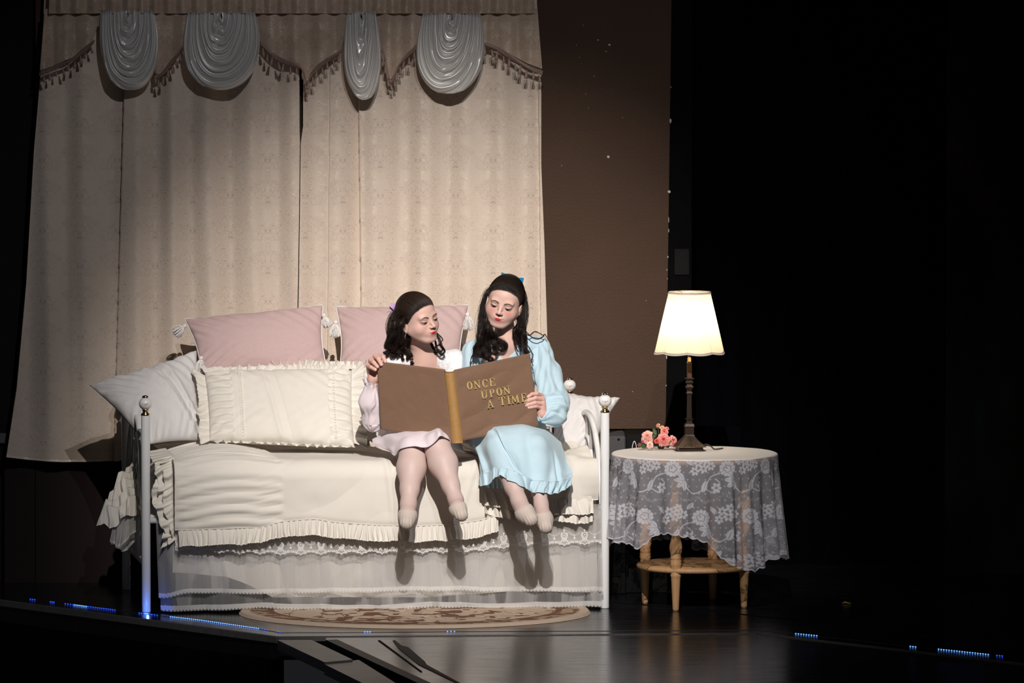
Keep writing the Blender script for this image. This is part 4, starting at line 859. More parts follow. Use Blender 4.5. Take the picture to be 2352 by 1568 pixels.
# ---- lace cloth: a raster of the woven pattern, sampled at the vertices of a dense drape
def lace_raster(Wm, Hm, res):
    w, h = int(Wm / res), int(Hm / res); A = np.zeros((w, h), np.float32); X, Y = np.meshgrid(np.arange(w) * res, np.arange(h) * res, indexing='ij')
    rg = random.Random(5)
    def region(cx, cy, r):
        i0, i1 = max(0, int((cx - r) / res)), min(w, int((cx + r) / res) + 1); j0, j1 = max(0, int((cy - r) / res)), min(h, int((cy + r) / res) + 1)
        return (slice(i0, i1), slice(j0, j1)) if i1 > i0 and j1 > j0 else None
    def put(cx, cy, r, fn):
        s = region(cx, cy, r)
        if s is None: return
        x = X[s] - cx; y = Y[s] - cy; v, cut = fn(x, y); A[s] = np.where(cut, 0.12, np.maximum(A[s], v))
    def daisy(cx, cy, r, ph=0, n=6):
        def f(x, y):
            a = np.arctan2(y, x) + ph; d = np.hypot(x, y); R_ = r * (.55 + .45 * np.abs(np.cos(a * n / 2))); on = (d < R_) & (d > r * .16); gap = (np.abs(np.cos(a * n / 2)) < .22) & (d > r * .1) & (d < r) | (np.abs(d - r * .2) < r * .06)
            return on * 1.0, gap & (d < r * 1.02)
        put(cx, cy, r * 1.1, f)
    def peony(cx, cy, r, ph=0):
        def f(x, y):
            a = np.arctan2(y, x) + ph; d = np.hypot(x, y * 1.1); R_ = r * (.86 + .14 * np.abs(np.sin(a * 6))); on = d < R_; rays = (np.abs(np.sin(a * 6 + .4 * np.sin(d / r * 6))) < .10) & (d > r * .45) & (d < r * .95); ring = (np.abs(d - r * (.42 + .05 * np.cos(a * 5))) < r * .045); cen = (np.hypot(x + r * .1, y + r * .1) < r * .1)
            return on * 1.0, (rays | ring | cen) & on
        put(cx, cy, r * 1.15, f)
    def leaf(cx, cy, L, ang):
        def f(x, y):
            u = x * math.cos(ang) + y * math.sin(ang); v = -x * math.sin(ang) + y * math.cos(ang); t = u / L; wdt = L * .26 * np.sin(np.pi * np.clip(t, 0, 1)) ** .7 * (.65 + .35 * np.abs(np.sin(t * 14 - np.abs(v) * 40 / L)))
            on = (t > 0) & (t < 1) & (np.abs(v) < wdt); return on * 1.0, on & (np.abs(v) < L * .018)
        put(cx, cy, L * 1.1, f)
    def curve(pts, wd, dots=0):
        Q = catmull(pts, 80)
        for i, (a, b) in enumerate(Q):
            if dots and i % 2: continue
            put(a, b, wd * 2, lambda x, y: ((np.hypot(x, y) < wd) * 1.0, np.zeros(x.shape, bool)))
    P = .235
    for gx in np.arange(-.1, Wm + .2, P):
        for gy in (0.06, .27, .48):
            ox = gx + (P / 2 if int(gy * 10) % 4 == 2 else 0) + rg.uniform(-.01, .01); oy = gy
            curve([(ox - .09, oy + .05), (ox - .05, oy + .09), (ox, oy + .07), (ox + .03, oy + .02), (ox + .09, oy + .0)], .0026); curve([(ox + .0, oy + .07), (ox + .05, oy + .09), (ox + .07, oy + .05), (ox + .05, oy + .03)], .0022)
            for dx, dy in ((-.02, -.03), (.005, -.04), (-.03, -.004), (-.002, -.012), (.022, -.02)): daisy(ox + dx * 1.35, oy + dy * 1.35, .0205, rg.uniform(0, 6))
            peony(ox + .105, oy - .015, .039, rg.uniform(0, 6)); daisy(ox + .055, oy + .068, .023, 1)
            for an in (.4, 1.2, 2.0, 2.8): leaf(ox - .085, oy + .035, .046, an + 1.2)
            leaf(ox + .01, oy + .035, .055, 1.9); leaf(ox + .045, oy - .05, .042, -.8); leaf(ox - .05, oy - .03, .042, 3.9)
            q = [(ox - .12, oy + .10), (ox - .08, oy + .118), (ox - .03, oy + .105), (ox, oy + .125), (ox + .05, oy + .115), (ox + .11, oy + .08)]; curve(q, .0013, 1); curve([(a, b + .006) for a, b in q], .0013, 1)
    for gx in np.arange(0, Wm, .026):
        for gy in np.arange(0, Hm, .030):
            x0, y0 = gx + rg.uniform(-.004, .004) + (.013 if int(gy / .03) % 2 else 0), gy
            i, j = int(x0 / res), int(y0 / res)
            if 0 <= i < w and 0 <= j < h and A[i, j] == 0:
                for dx, dy in ((0, 0), (.0042, 0), (.002, .004)): put(x0 + dx, y0 + dy, .004, lambda x, y: ((np.hypot(x, y) < .0016) * 1.0, np.zeros(x.shape, bool)))
    return A
Wm = 2 * math.pi * .37; res = .0014; LR = lace_raster(Wm, .62, res)
th_px = [1398, 1440, 1470, 1500, 1530, 1560, 1590, 1625, 1650, 1675, 1700, 1725, 1745, 1775, 1812]; th_py = [1238, 1252, 1262, 1232, 1228, 1236, 1240, 1252, 1282, 1300, 1309, 1315, 1303, 1282, 1272]
n, k = 1500, 330; th = np.linspace(-math.pi, math.pi, n, endpoint=False)[:, None] * np.ones(k)   # angle, -pi/2 faces the camera
v = np.ones(n)[:, None] * np.linspace(0, 1, k)[None]
pxh = 1597 + 207 * np.cos(th[:, 0]); hem = np.interp(pxh, th_px, th_py); zf = np.array([W(a, b, .25 - .4 * max(-math.sin(t_), 0))[2] for a, b, t_ in zip(pxh, hem, th[:, 0])])
zhem = np.where(np.sin(th[:, 0]) < 0, zf, np.where(np.cos(th[:, 0]) < 0, .25, .20) + 0.0)
rf, rr0 = TR + .004, .010; L1 = rf - rr0; arc = rr0 * math.pi / 2; drop = TZ + .002 - rr0 - zhem[:, None]; tot = L1 + arc + drop
nin = 70; w1 = np.linspace(0, 1, nin)[None] * L1; w2 = np.linspace(0, 1, k - nin + 1)[None, 1:]; d = np.concatenate([np.repeat(w1, n, 0), L1 + w2 * (arc + drop)], 1)
a = np.clip((d - L1) / rr0, 0, math.pi / 2); dd = np.maximum(d - L1 - arc, 0)
rad = np.minimum(d, L1) + rr0 * np.sin(a); z = TZ + .003 - rr0 * (1 - np.cos(a)) - dd
fold = dd * (.085 + .05 * n2(np.cos(th) * 2, np.sin(th) * 2, 80.0)) + smooth01(0, .12, dd) * (.0105 * np.sin(th * 19 + 2.5 * n2(np.cos(th) * 3, np.sin(th) * 3, 81.0)) + .006 * np.sin(th * 41 + 3 * n2(np.cos(th) * 4, np.sin(th) * 4, 82.0))) * (.4 + dd * 2.2) - smooth01(0, .1, dd) * .002
rad = rad + np.maximum(fold, -.002)
z = z + .004 * np.where(dd > 0, 0, 0) + .0012 * n2(rad * np.cos(th) * 14, rad * np.sin(th) * 14, 83.0) * (dd == 0)
scal = smooth01(.97, 1.0, d / tot) * .008 * (np.abs(np.sin(th * 30)) - 1); z = z - scal
PT = np.stack([TC[0] + rad * np.cos(th), TC[1] + rad * np.sin(th), z], -1)
ui = ((th + math.pi) * .37 / res).astype(int) % LR.shape[0]; vi = np.clip((np.maximum(d - L1, 0) / res).astype(int), 0, LR.shape[1] - 1); T = LR[ui, vi]
# the flat top repeats the pattern in plan
xi = ((rad * np.cos(th) + .37) / res).astype(int) % LR.shape[0]; yi = ((rad * np.sin(th) + .37) / res).astype(int) % LR.shape[1]; T = np.where(d < L1, LR[xi, yi], T)
edge = d > tot - .006; T = np.where(edge, 1, T)
col = np.zeros(th.shape + (4,)); col[..., :3] = np.array((.50, .50, .55)) + T[..., None] * np.array((.12, .12, .13)); col[..., :3] = np.where((d < L1 + .012)[..., None], np.array((.80, .77, .74)), col[..., :3]); col[..., 3] = np.where(d < L1 + .012, .95, .40 + .46 * T)  # lamplight painted into the colour: paler top, dimmer bluish drop
cloth = grid('lace_tablecloth', PT, mat('lace_net', (0, 0, 0), .85, attr=True, alpha='attr', bump=0, var=.03, transl=.15), None, cu=True, cols=col)
tag(cloth, 'white floral lace tablecloth draped over the round oak side table', 'tablecloth')

# ================================================================== LAMP
LC = np.array([*W(1583, 1026, .36)[:2], TZ + .004]); LC[1] = .36
M_bronze = mat('dark_bronze', (0.055, 0.038, 0.030), 0.35, metal=.7, bump=.3, bscale=90)
lamp = thing('table_lamp', 'lit table lamp with pleated cream shade on a dark bronze column', 'lamp', LC)
def zpx(y): return W(1583, y, .36)[2] - LC[2]
def sq_vf(prof, c, rot=0.0, flute=0):
    mb = MB(); a0 = np.array([-3, -1, 1, 3]) * math.pi / 4 + rot; Pp = np.array(prof, float)
    G = np.stack([np.stack([c[0] + r * 1.414 * np.cos(a0), c[1] + r * 1.414 * np.sin(a0), np.full(4, c[2] + z)], -1) for r, z in Pp]); V = G.reshape(-1, 3); F = gridF(len(Pp), 4, False, True)
    return np.vstack([V]), [F, np.array([[3, 2, 1, 0]]), np.array([[0, 1, 2, 3]]) + (len(Pp) - 1) * 4]
hb = .0535
V, F = sq_vf([(hb, .0), (hb, .0165), (hb * .97, .018)], LC, .12); mesh('foot', V, F, M_bronze, lamp, False)
# fluted pyramid
n_, k_ = 40, 160; u = np.linspace(0, 1, n_)[:, None] * np.ones(k_); q = np.ones(n_)[:, None] * np.arange(k_)[None] / k_ * 4
sd = q.astype(int) % 4; fr = q - np.floor(q); hw = .050 * (1 - u) ** 1.35 + .0185; zz = .018 + .052 * u; fl_ = .0012 * np.sin(fr * 2 * np.pi * 13) * (1 - u) * smooth01(0, .1, u)
e = (fr * 2 - 1) * hw; o_ = hw + fl_; lx = np.choose(sd, [e, o_, -e, -o_]); ly = np.choose(sd, [-o_, e, o_, -e]); cr, sr = math.cos(.12), math.sin(.12)
grid('fluted_base', np.stack([LC[0] + lx * cr - ly * sr, LC[1] + lx * sr + ly * cr, LC[2] + zz], -1), M_bronze, lamp, cv=True, smooth=False)
pr = [(.0185, .070), (.0185, .102), (.021, .104), (.021, .107), (.0175, .118), (.0115, .121), (.011, .124), (.0115, .134), (.016, .138), (.016, .141), (.010, .143), (.0085, .25), (.0125, .252), (.0125, .256), (.009, .264), (.0105, .274), (.016, .281), (.016, .284), (.009, .296), (.0155, .303), (.0155, .306), (.010, .314), (.019, .321), (.019, .3235), (.011, .325)]
tops = zpx(868) / .3235; pr = [(r, z if z < .12 else .12 + (z - .12) * (zpx(868) - .12) / (.3235 - .12)) for r, z in pr]
V, F = sq_vf(pr, LC, .12); mesh('column', V, F, M_bronze, lamp, False)
z1 = pr[-1][1]; V, F = sq_vf([(.0098, z1), (.0098, zpx(833)), (.0001, zpx(833))], LC, .12); mesh('upper_column', V, F, mat('brown_lacquer', (.09, .045, .025), .35), lamp, False)
V, F = lathe_vf([(.011, zpx(833)), (.013, zpx(832)), (.009, zpx(829)), (.0085, zpx(822)), (.006, zpx(820)), (.0085, zpx(816)), (.009, zpx(795)), (.0001, zpx(793))], LC, 20); mesh('brass_socket', V, F, M_brass, lamp)
SZ0, SZ1 = zpx(809), zpx(670); n_, k_ = 40, 8 * 44; u = np.linspace(0, 1, n_)[:, None] * np.ones(k_); th = np.ones(n_)[:, None] * np.linspace(0, 2 * np.pi, k_, endpoint=False)[None]
lobe = np.abs(np.sin(th * 4 + .35)); rr = (.156 + (.0925 - .156) * u) * (.955 + .05 * lobe) + .0012 * np.sin(th * 88) * (1 - .3 * u)
zz = SZ0 + (SZ1 - SZ0) * u - .006 * lobe * (1 - u) ** 2
m, nt, p = new_mat('pleated_shade'); L = nt.links.new
tc = N(nt, 'ShaderNodeTexCoord'); tr = N(nt, 'ShaderNodeBsdfTranslucent'); tr.inputs[0].default_value = (.95, .82, .60, 1); df = N(nt, 'ShaderNodeBsdfDiffuse'); df.inputs[0].default_value = (.85, .78, .66, 1)
ms = N(nt, 'ShaderNodeMixShader'); ms.inputs[0].default_value = .45; L(df.outputs[0], ms.inputs[1]); L(tr.outputs[0], ms.inputs[2]); L(ms.outputs[0], nt.nodes['Material Output'].inputs[0])
M_shade = m
SP = np.stack([LC[0] + rr * np.cos(th), LC[1] + rr * np.sin(th), LC[2] + zz], -1)
grid('shade', SP, M_shade, lamp, cv=True)
M_band = mat('shade_binding', (.62, .52, .46), .9)
for i, o_, nm in ((0, .0018, 'lower_binding'), (-1, .0018, 'upper_binding')):
    ring = SP[i]; c = np.array([LC[0], LC[1], 0]); h = .0085; dirv = (ring - c) * [1, 1, 0]; dirv /= np.linalg.norm(dirv, axis=1, keepdims=True); sg = 1 if i == 0 else -1
    G = np.stack([ring + dirv * o_ - [0, 0, .001 * sg], ring + dirv * (o_ - (.0035 if i == 0 else -.003)) + [0, 0, h * sg]], 0); grid(nm, G, M_band, lamp, cv=True, thick=.001)
for k_ in range(8):
    a_ = (k_ * math.pi - .35) / 4; i = int(round((a_ % (2 * math.pi)) / (2 * math.pi) * 352)) % 352; pth = SP[:, i] + (SP[:, i] - [LC[0], LC[1], 0]) * [1, 1, 0] * .003; tube('shade_rib', pth, .0008, M_band, lamp, 5)
tube('shade_ring', [LC + [0.09 * math.cos(a), .09 * math.sin(a), SZ1 - .002] for a in np.linspace(0, 2 * np.pi, 40)], .0012, M_brass, lamp, 5)
for k_ in range(3): a = k_ * 2.094; tube('shade_spoke', [LC + [0, 0, SZ1 - .02], LC + [.09 * math.cos(a), .09 * math.sin(a), SZ1 - .002]], .001, M_brass, lamp, 5)
V, F = lathe_vf([(.0001, .05), (.02, .045), (.029, .02), (.028, 0), (.014, -.03), (.011, -.045)], LC + [0, 0, zpx(760)], 24); mesh('bulb', V, F, mat('bulb_glass', (1.0, .82, .58), .3, emit=8.0, bump=0, var=0), lamp)
lp = bpy.data.lights.new('lamp_bulb_light', 'POINT'); lp.energy = 20; lp.color = (1.0, .86, .66); lp.shadow_soft_size = .03; o = bpy.data.objects.new('lamp_bulb_light', lp); COL.objects.link(o); o.location = LC + [0, 0, zpx(745)]
cord = [LC + [.05, .03, .012], LC + [.075, .02, .024], LC + [.098, .0, .016], LC + [.112, .01, .0045], LC + [.15, .06, .004]]; tube('cord', catmull(cord, 40), .0032, mat('brown_cord', (.05, .035, .03), .6), lamp, 8)

# ================================================================== ROSE BOUQUET
M_rose = mat('coral_silk', (0, 0, 0), .7, attr=True, bump=.2, bscale=200, sheen=.2, transl=.15); M_leaf = mat('silk_leaf', (.05, .085, .03), .6, bump=.4, bscale=120)
bq = thing('rose_bouquet', 'bunch of coral pink silk roses lying beside the lamp on the lace cloth', 'flowers', W(1520, 1025, 0.400))
def rose(name, c, r, face, lightc, deep, layers=4, seed=0, open_=1.0):
    mb = MB(); rg = random.Random(seed); f = np.array(face, float); f /= np.linalg.norm(f); ux = np.cross(f, [0, 0, 1.0]); ux /= np.linalg.norm(ux); uy = np.cross(ux, f)
    for l in range(layers):
        npet = [3, 4, 5, 6, 6][l]; R_ = r * (.25 + .75 * (l + 1) / layers); 
        for q in range(npet):
            a0 = (q + .5 * l) / npet * 2 * np.pi + rg.uniform(-.15, .15); n_, k_ = 14, 12; uu = np.linspace(-1, 1, n_)[:, None] * np.ones(k_); vv = np.ones(n_)[:, None] * np.linspace(0, 1, k_)[None]
            wdt = np.sqrt(np.clip(1 - (vv * .98) ** 3.5, 0, 1)); an = a0 + uu * (math.pi / npet) * 1.25 * wdt
            rad = R_ * (.25 + .75 * vv ** (.6 + .3 * open_)) * (1 + .05 * np.sin(uu * 5 + q)); 
            hgt = r * (.55 * (1 - l / layers) + .55 * np.sin(vv * 2.2) * (1 - .35 * l / layers * open_) - .3) - .18 * r * (vv > .85) * l / layers; hgt = hgt + .05 * r * np.cos(uu * 6 + q * 2) * vv
            P = c + (rad * np.cos(an))[..., None] * ux + (rad * np.sin(an))[..., None] * uy + hgt[..., None] * f
            t_ = np.clip(.25 + .5 * l / layers + .3 * vv, 0, 1)[..., None]; col = np.array(deep) * (1 - t_) + np.array(lightc) * t_
            mb.add(P.reshape(-1, 3), gridF(n_, k_), col.reshape(-1, 3))
    V, F = lathe_vf([(.0001, r * .35), (r * .10, r * .3), (r * .16, 0), (r * .1, -r * .3)], (0, 0, 0), 12); V = c + V[:, :1] * ux + V[:, 1:2] * uy + V[:, 2:] * f; mb.add(V, F, np.array(deep) * .8)
    return mb.build(name, M_rose, bq)
Lp_, Dp = (.90, .40, .36), (.72, .10, .10); Lw, Dw = (.92, .55, .48), (.80, .25, .20)
rose('rose', W(1488, 1004, 0.410), .030, (-.2, -1, .35), Lw, (.85, .35, .27), 4, 1); rose('rose', W(1524, 1010, 0.360), .031, (.0, -1, .15), Lp_, Dp, 5, 2); rose('rose', W(1543, 1013, 0.390), .027, (.6, -1, .2), Lw, Dp, 4, 3)
rose('rose', W(1526, 991, 0.430), .019, (.1, -.8, .8), Lp_, Dp, 4, 4); rose('rosebud', W(1508, 1013, 0.345), .012, (0, -1, .2), (.82, .16, .12), (.55, .04, .03), 3, 5, .3); rose('rose', W(1493, 1022, 0.340), .016, (-.1, -1, .3), (.92, .66, .58), (.85, .45, .38), 4, 6)
rose('blossom', W(1521, 983, 0.440), .013, (0, -.6, 1), (.95, .62, .38), (.85, .35, .2), 3, 7); rose('blossom', W(1512, 977, 0.440), .010, (-.6, -.8, .6), (.95, .55, .42), Dp, 3, 8); rose('blossom', W(1476, 1014, 0.400), .008, (-.5, -1, .2), (.6, .16, .2), (.4, .06, .1), 3, 9)
rose('blossom', W(1532, 984, 0.440), .010, (.5, -.8, .7), (.9, .45, .38), Dp, 3, 10)
for i in range(14): rose('berry', W(1464 + random.uniform(0, 24), 1022 + random.uniform(-4, 6), .38 + random.uniform(0, .05)), .0045, (random.uniform(-1, 1), -1, .4), (.45, .18, .16), (.25, .08, .07), 2, 20 + i)
for (x, y, dx, dy) in [(1508, 1000, -8, -18), (1512, 1024, 14, 4), (1500, 1006, 6, -14), (1484, 1022, -14, 2), (1530, 1018, 6, 10), (1512, 1022, 6, 8)]:
    a = W(x, y, .38); b = W(x + dx, y + dy, .39); n_, k_ = 12, 7; uu = np.linspace(0, 1, n_)[:, None] * np.ones(k_); vv = np.ones(n_)[:, None] * np.linspace(-1, 1, k_)[None]
    d_ = b - a; sd_ = np.cross(d_, [0, 1, 0]); sd_ = sd_ / np.linalg.norm(sd_) * .010; P = a + uu[..., None] * d_ + (np.sin(np.pi * uu) * vv)[..., None] * sd_ + (-.003 * vv ** 2)[..., None] * np.array([0, 1, 0]); grid('leaf', P, M_leaf, bq, thick=.0006)
tube('stem', catmull([W(1511, 978, 0.440), W(1513, 992, 0.430), W(1516, 1010, 0.400), W(1520, 1024, 0.400)], 20), .0015, M_leaf, bq, 6); tube('stem', catmull([W(1468, 1026, 0.380), W(1490, 1024, 0.390), W(1530, 1022, 0.410), W(1550, 1026, 0.420)], 20), .002, M_leaf, bq, 6)
# ================================================================== BOOK (held by both readers)
M_cover = mat('brown_suede_cloth', (0.200, 0.115, 0.072), .85, bump=.5, bscale=260, var=.10, vscale=120, sheen=.35)
M_spine = mat('gold_brown_spine', (0.36, 0.195, 0.06), .55, bump=.4, bscale=300, var=.12, vscale=60, sheen=.2)
M_page = mat('white_page_block', (.82, .80, .76), .9, bump=.3, bscale=500, aniso=(1, 1, 1))
M_gold = mat('gold_foil', (0.74, 0.58, 0.25), .36, metal=.35, var=.25, vscale=160, bump=.3, bscale=200)
book = thing('book', 'large open brown storybook with gold slab letters held by both girls', 'book', W(1042, 1000, -.06))
YL, YR, YSP = .045, .060, -.115
def cover(name, TL, TR, BR, BL_, th, m, dome=.004, wr=.0, seed=0):
    n, k = 90, 90; u = np.linspace(0, 1, n)[:, None] * np.ones(k); v = np.ones(n)[:, None] * np.linspace(0, 1, k)[None]
    TL, TR, BR, BL_ = map(np.asarray, (TL, TR, BR, BL_)); P = TL * ((1 - u) * (1 - v))[..., None] + TR * (u * (1 - v))[..., None] + BR * (u * v)[..., None] + BL_ * ((1 - u) * v)[..., None]
    nr = np.cross(TR - TL, BL_ - TL); nr /= np.linalg.norm(nr); nr = nr if nr[1] < 0 else -nr
    e = np.minimum(np.minimum(u, 1 - u), np.minimum(v, 1 - v)); rnd = -(th / 2) * (1 - np.sqrt(np.clip(1 - (1 - np.clip(e / .02, 0, 1)) ** 2, 0, 1)))
    w = wr * (smooth01(0, .1, e)) * (np.abs(n2(u * 2 + v * 3.2, v * 2.2 - u * 1.2, seed)) * 2 - .5 + .4 * n2(u * 9 - v * 4, v * 7, seed + 1))
    A = P + nr * (th / 2 + rnd + w)[..., None]; B = P - nr * (th / 2 + rnd)[..., None]; q = n * k; F = gridF(n, k)
    idx = np.arange(q).reshape(n, k); loop = np.concatenate([idx[:, 0], idx[-1, 1:], idx[::-1, -1][1:], idx[0, ::-1][1:-1]]); l2 = np.roll(loop, -1)
    return mesh(name, np.vstack([A.reshape(-1, 3), B.reshape(-1, 3)]), [F[:, ::-1], F + q, np.stack([loop, l2, l2 + q, loop + q], -1)], m, book), nr
Lc = [W(866, 829, YL), W(1023, 848, YSP + .01), W(1041, 1014, YSP - .02), W(876, 986, YL - .02)]
Rc = [W(1042, 849, YSP + .01), W(1217, 811, YR), W(1237, 978, YR - .02), W(1058, 1012, YSP - .02)]
cover('left_cover', *Lc, .013, M_cover, wr=.0020, seed=3)
_, nR = cover('right_cover', *Rc, .013, M_cover, wr=.008, seed=9)
n_, k_ = 24, 40; a_ = np.linspace(-1.45, 1.45, n_)[:, None]; v_ = np.linspace(0, 1, k_)[None]
st_, sb_ = W(1032, 851, YSP), W(1051, 1017, YSP - .025); c_ = st_ * (1 - v_[..., None]) + sb_ * v_[..., None]
wd_ = .0185 * (1 + .06 * v_) ; SPN = c_ + np.stack([np.sin(a_) * wd_, -np.cos(a_) * .013 + 0 * v_, 0 * a_ * v_ - .004 * (np.cos(a_)) * (v_ < .03)], -1)
grid('spine', SPN, M_spine, book, thick=.004)
tube('head_band', catmull([SPN[2, 0] + [0, -.002, -.006], SPN[8, 0] + [0, -.003, -.012], SPN[15, 0] + [0, -.003, -.010], SPN[21, 0] + [0, -.002, -.006]], 20), .0022, M_gold, book, 6)
for nm, Cc, sx in (('left_pages', Lc, 1), ('right_pages', Rc, -1)):
    q = [np.array(c) + np.array([0, .016, -.0015 if i < 2 else .008]) for i, c in enumerate(Cc)]; o_i = (0, 3) if sx == 1 else (1, 2)
    for i in o_i: q[i] = q[i] + (q[{0: 1, 3: 2, 1: 0, 2: 3}[i]] - q[i]) * .03
    cover(nm, *q, .016, M_page, wr=0)
# gold letters, each one built from slab strokes on the right cover
def stroke(a, b, w0, w1=None):
    a, b = np.array(a, float), np.array(b, float); w1 = w0 if w1 is None else w1; d = (b - a) / np.linalg.norm(b - a); n = np.array([-d[1], d[0]]); return [a - n * w0 / 2, b - n * w1 / 2, b + n * w1 / 2, a + n * w0 / 2]
def ring(cx, cy, rx, ry, t, a0=0, a1=360, k=24, tv=None):
    out = []; an = np.radians(np.linspace(a0, a1, k + 1)); tv = t * .35 if tv is None else tv
    for p, q in zip(an[:-1], an[1:]):
        f = lambda a, o: (cx + (rx - (t if o else 0)) * math.cos(a), cy + (ry - (tv if o else 0)) * math.sin(a)); out.append([f(p, 0), f(q, 0), f(q, 1), f(p, 1)])
    return out
K, T_ = .17, .05      # heavy and thin stroke widths, letter height 1
S_ = lambda x, y, w=.34: stroke((x - w / 2, y), (x + w / 2, y), T_ * 1.2)
GL = {
 'O': (.80, ring(.40, .5, .36, .5, .19)),
 'N': (.92, [stroke((.16, 0), (.16, 1), T_ * 1.5), stroke((.16, .97), (.74, .03), K), stroke((.74, 0), (.74, 1), T_ * 1.5), S_(.14, .97), S_(.16, .03), S_(.74, .97)]),
 'C': (.82, ring(.42, .5, .36, .5, .19, 42, 318) + [stroke((.72, .62), (.72, .98), T_ * 1.4), stroke((.70, .05), (.70, .22), T_)]),
 'E': (.82, [stroke((.22, 0), (.22, 1), K), stroke((.05, .97), (.72, .97), T_ * 1.2), stroke((.05, .03), (.74, .03), T_ * 1.2), stroke((.22, .5), (.5, .5), T_), stroke((.50, .38), (.50, .62), T_), stroke((.71, .72), (.71, .99), T_ * 1.4), stroke((.73, .01), (.73, .30), T_ * 1.4)]),
 'U': (.92, [stroke((.20, 1), (.20, .38), K), stroke((.72, 1), (.72, .38), T_ * 1.5), S_(.20, .97, .38), S_(.72, .97)] + ring(.43, .38, .33, .38, .17, 180, 360, 16)),
 'P': (.80, [stroke((.22, 0), (.22, 1), K), S_(.22, .03, .40), stroke((.05, .97), (.40, .97), T_ * 1.2), stroke((.22, .46), (.44, .46), T_)] + ring(.42, .715, .30, .285, .17, -90, 90, 16)),
 'A': (.92, [stroke((.46, 1.0), (.74, .02), K * .95), stroke((.42, .98), (.16, .02), T_ * 1.4), stroke((.26, .34), (.64, .34), T_), S_(.15, .03, .30), S_(.74, .03, .38)]),
 'T': (.88, [stroke((.44, 0), (.44, 1), K), stroke((.06, .97), (.82, .97), T_ * 1.2), S_(.44, .03, .40), stroke((.08, .72), (.08, .98), T_ * 1.4), stroke((.80, .72), (.80, .98), T_ * 1.4)]),
 'I': (.50, [stroke((.25, 0), (.25, 1), K), S_(.25, .97, .40), S_(.25, .03, .40)]),
 'M': (1.06, [stroke((.16, 0), (.16, 1), T_ * 1.5), stroke((.18, .98), (.50, .15), K * .9), stroke((.82, .98), (.50, .15), T_ * 1.3), stroke((.84, 0), (.84, 1), K), S_(.16, .03, .28), S_(.84, .03, .38), S_(.12, .97, .26), S_(.88, .97, .28)]),
}
def on_cover(px, py):   # world point on the right cover's outer face seen at this pixel
    n_ = np.cross(Rc[1] - Rc[0], Rc[3] - Rc[0]); a = (px - 1176.0) / FPX; b = (784.0 - py) / FPX; d = np.array([a, _cp + b * _sp, -_sp + b * _cp])
    t = np.dot(Rc[0] - CAM_POS, n_) / np.dot(d, n_); return CAM_POS + d * t + nR * .0100
def word(txt, x0, y0, x1, y1, h, lean=.02):   # baseline from (x0,y0) to (x1,y1) in the photograph's frame
    tot = sum((GL[c][0] if c != ' ' else .6) for c in txt); L_ = math.hypot(x1 - x0, y1 - y0); dx, dy = (x1 - x0) / L_, (y1 - y0) / L_; k = L_ / tot; x = 0
    for c in txt:
        if c == ' ': x += .6; continue
        mb = MB()
        for q in GL[c][1]:
            V = []
            for (a, b) in q:
                X_, Y_ = (x + .06 + a * .86) * k, b * h; V.append(on_cover(x0 + dx * X_ + (-dy) * -Y_ * -1 * 0 + (dy) * Y_ * 1.0, y0 + dy * X_ - dx * Y_))
            V = np.array(V); V2 = V - nR * .0022
            mb.add(np.vstack([V, V2]), [np.array([[3, 2, 1, 0], [4, 5, 6, 7], [0, 1, 5, 4], [1, 2, 6, 5], [2, 3, 7, 6], [3, 0, 4, 7]])])
        mb.build('gold_letter', M_gold, book, False); x += GL[c][0]
word('ONCE', 1070, 896, 1138, 886, 18.5); word('UPON', 1103, 917, 1173, 904, 18.5); word('A', 1117, 938, 1134, 935, 18); word('TIME', 1144, 932, 1211, 921, 19)

# ================================================================== PEOPLE
M_body = mat('skin_and_tights', (0, 0, 0), .52, attr=True, var=.03, vscale=60, bump=.06, bscale=600, sss=.12, spec=.35)
def hair_mat(name, c):
    m = mat(name, c, .46, bump=0, var=.35, vscale=140, spec=.30); return m
M_hair1 = hair_mat('dark_brown_hair', (0.023, 0.013, 0.009)); M_hair2 = hair_mat('black_brown_hair', (0.018, 0.011, 0.009))
SKIN = np.array((.71, .46, .39)); TIGHT = np.array((.61, .46, .425)); SHOE = np.array((.58, .50, .445))
def head_parts(q0, lips=(.62, .02, .025)):
    pass
def skull_d(p):
    d = ell(p, (0, -.012, .030), (.072, .092, .086)); d = smin(d, ell(p, (0, .030, -.018), (.063, .058, .080)), .03); return smin(d, ell(p, (0, .033, .045), (.057, .050, .044)), .02)
def zscale(p): q = p.copy(); q[..., 2] = np.where(q[..., 2] < 0, q[..., 2] / .88, q[..., 2]); return q
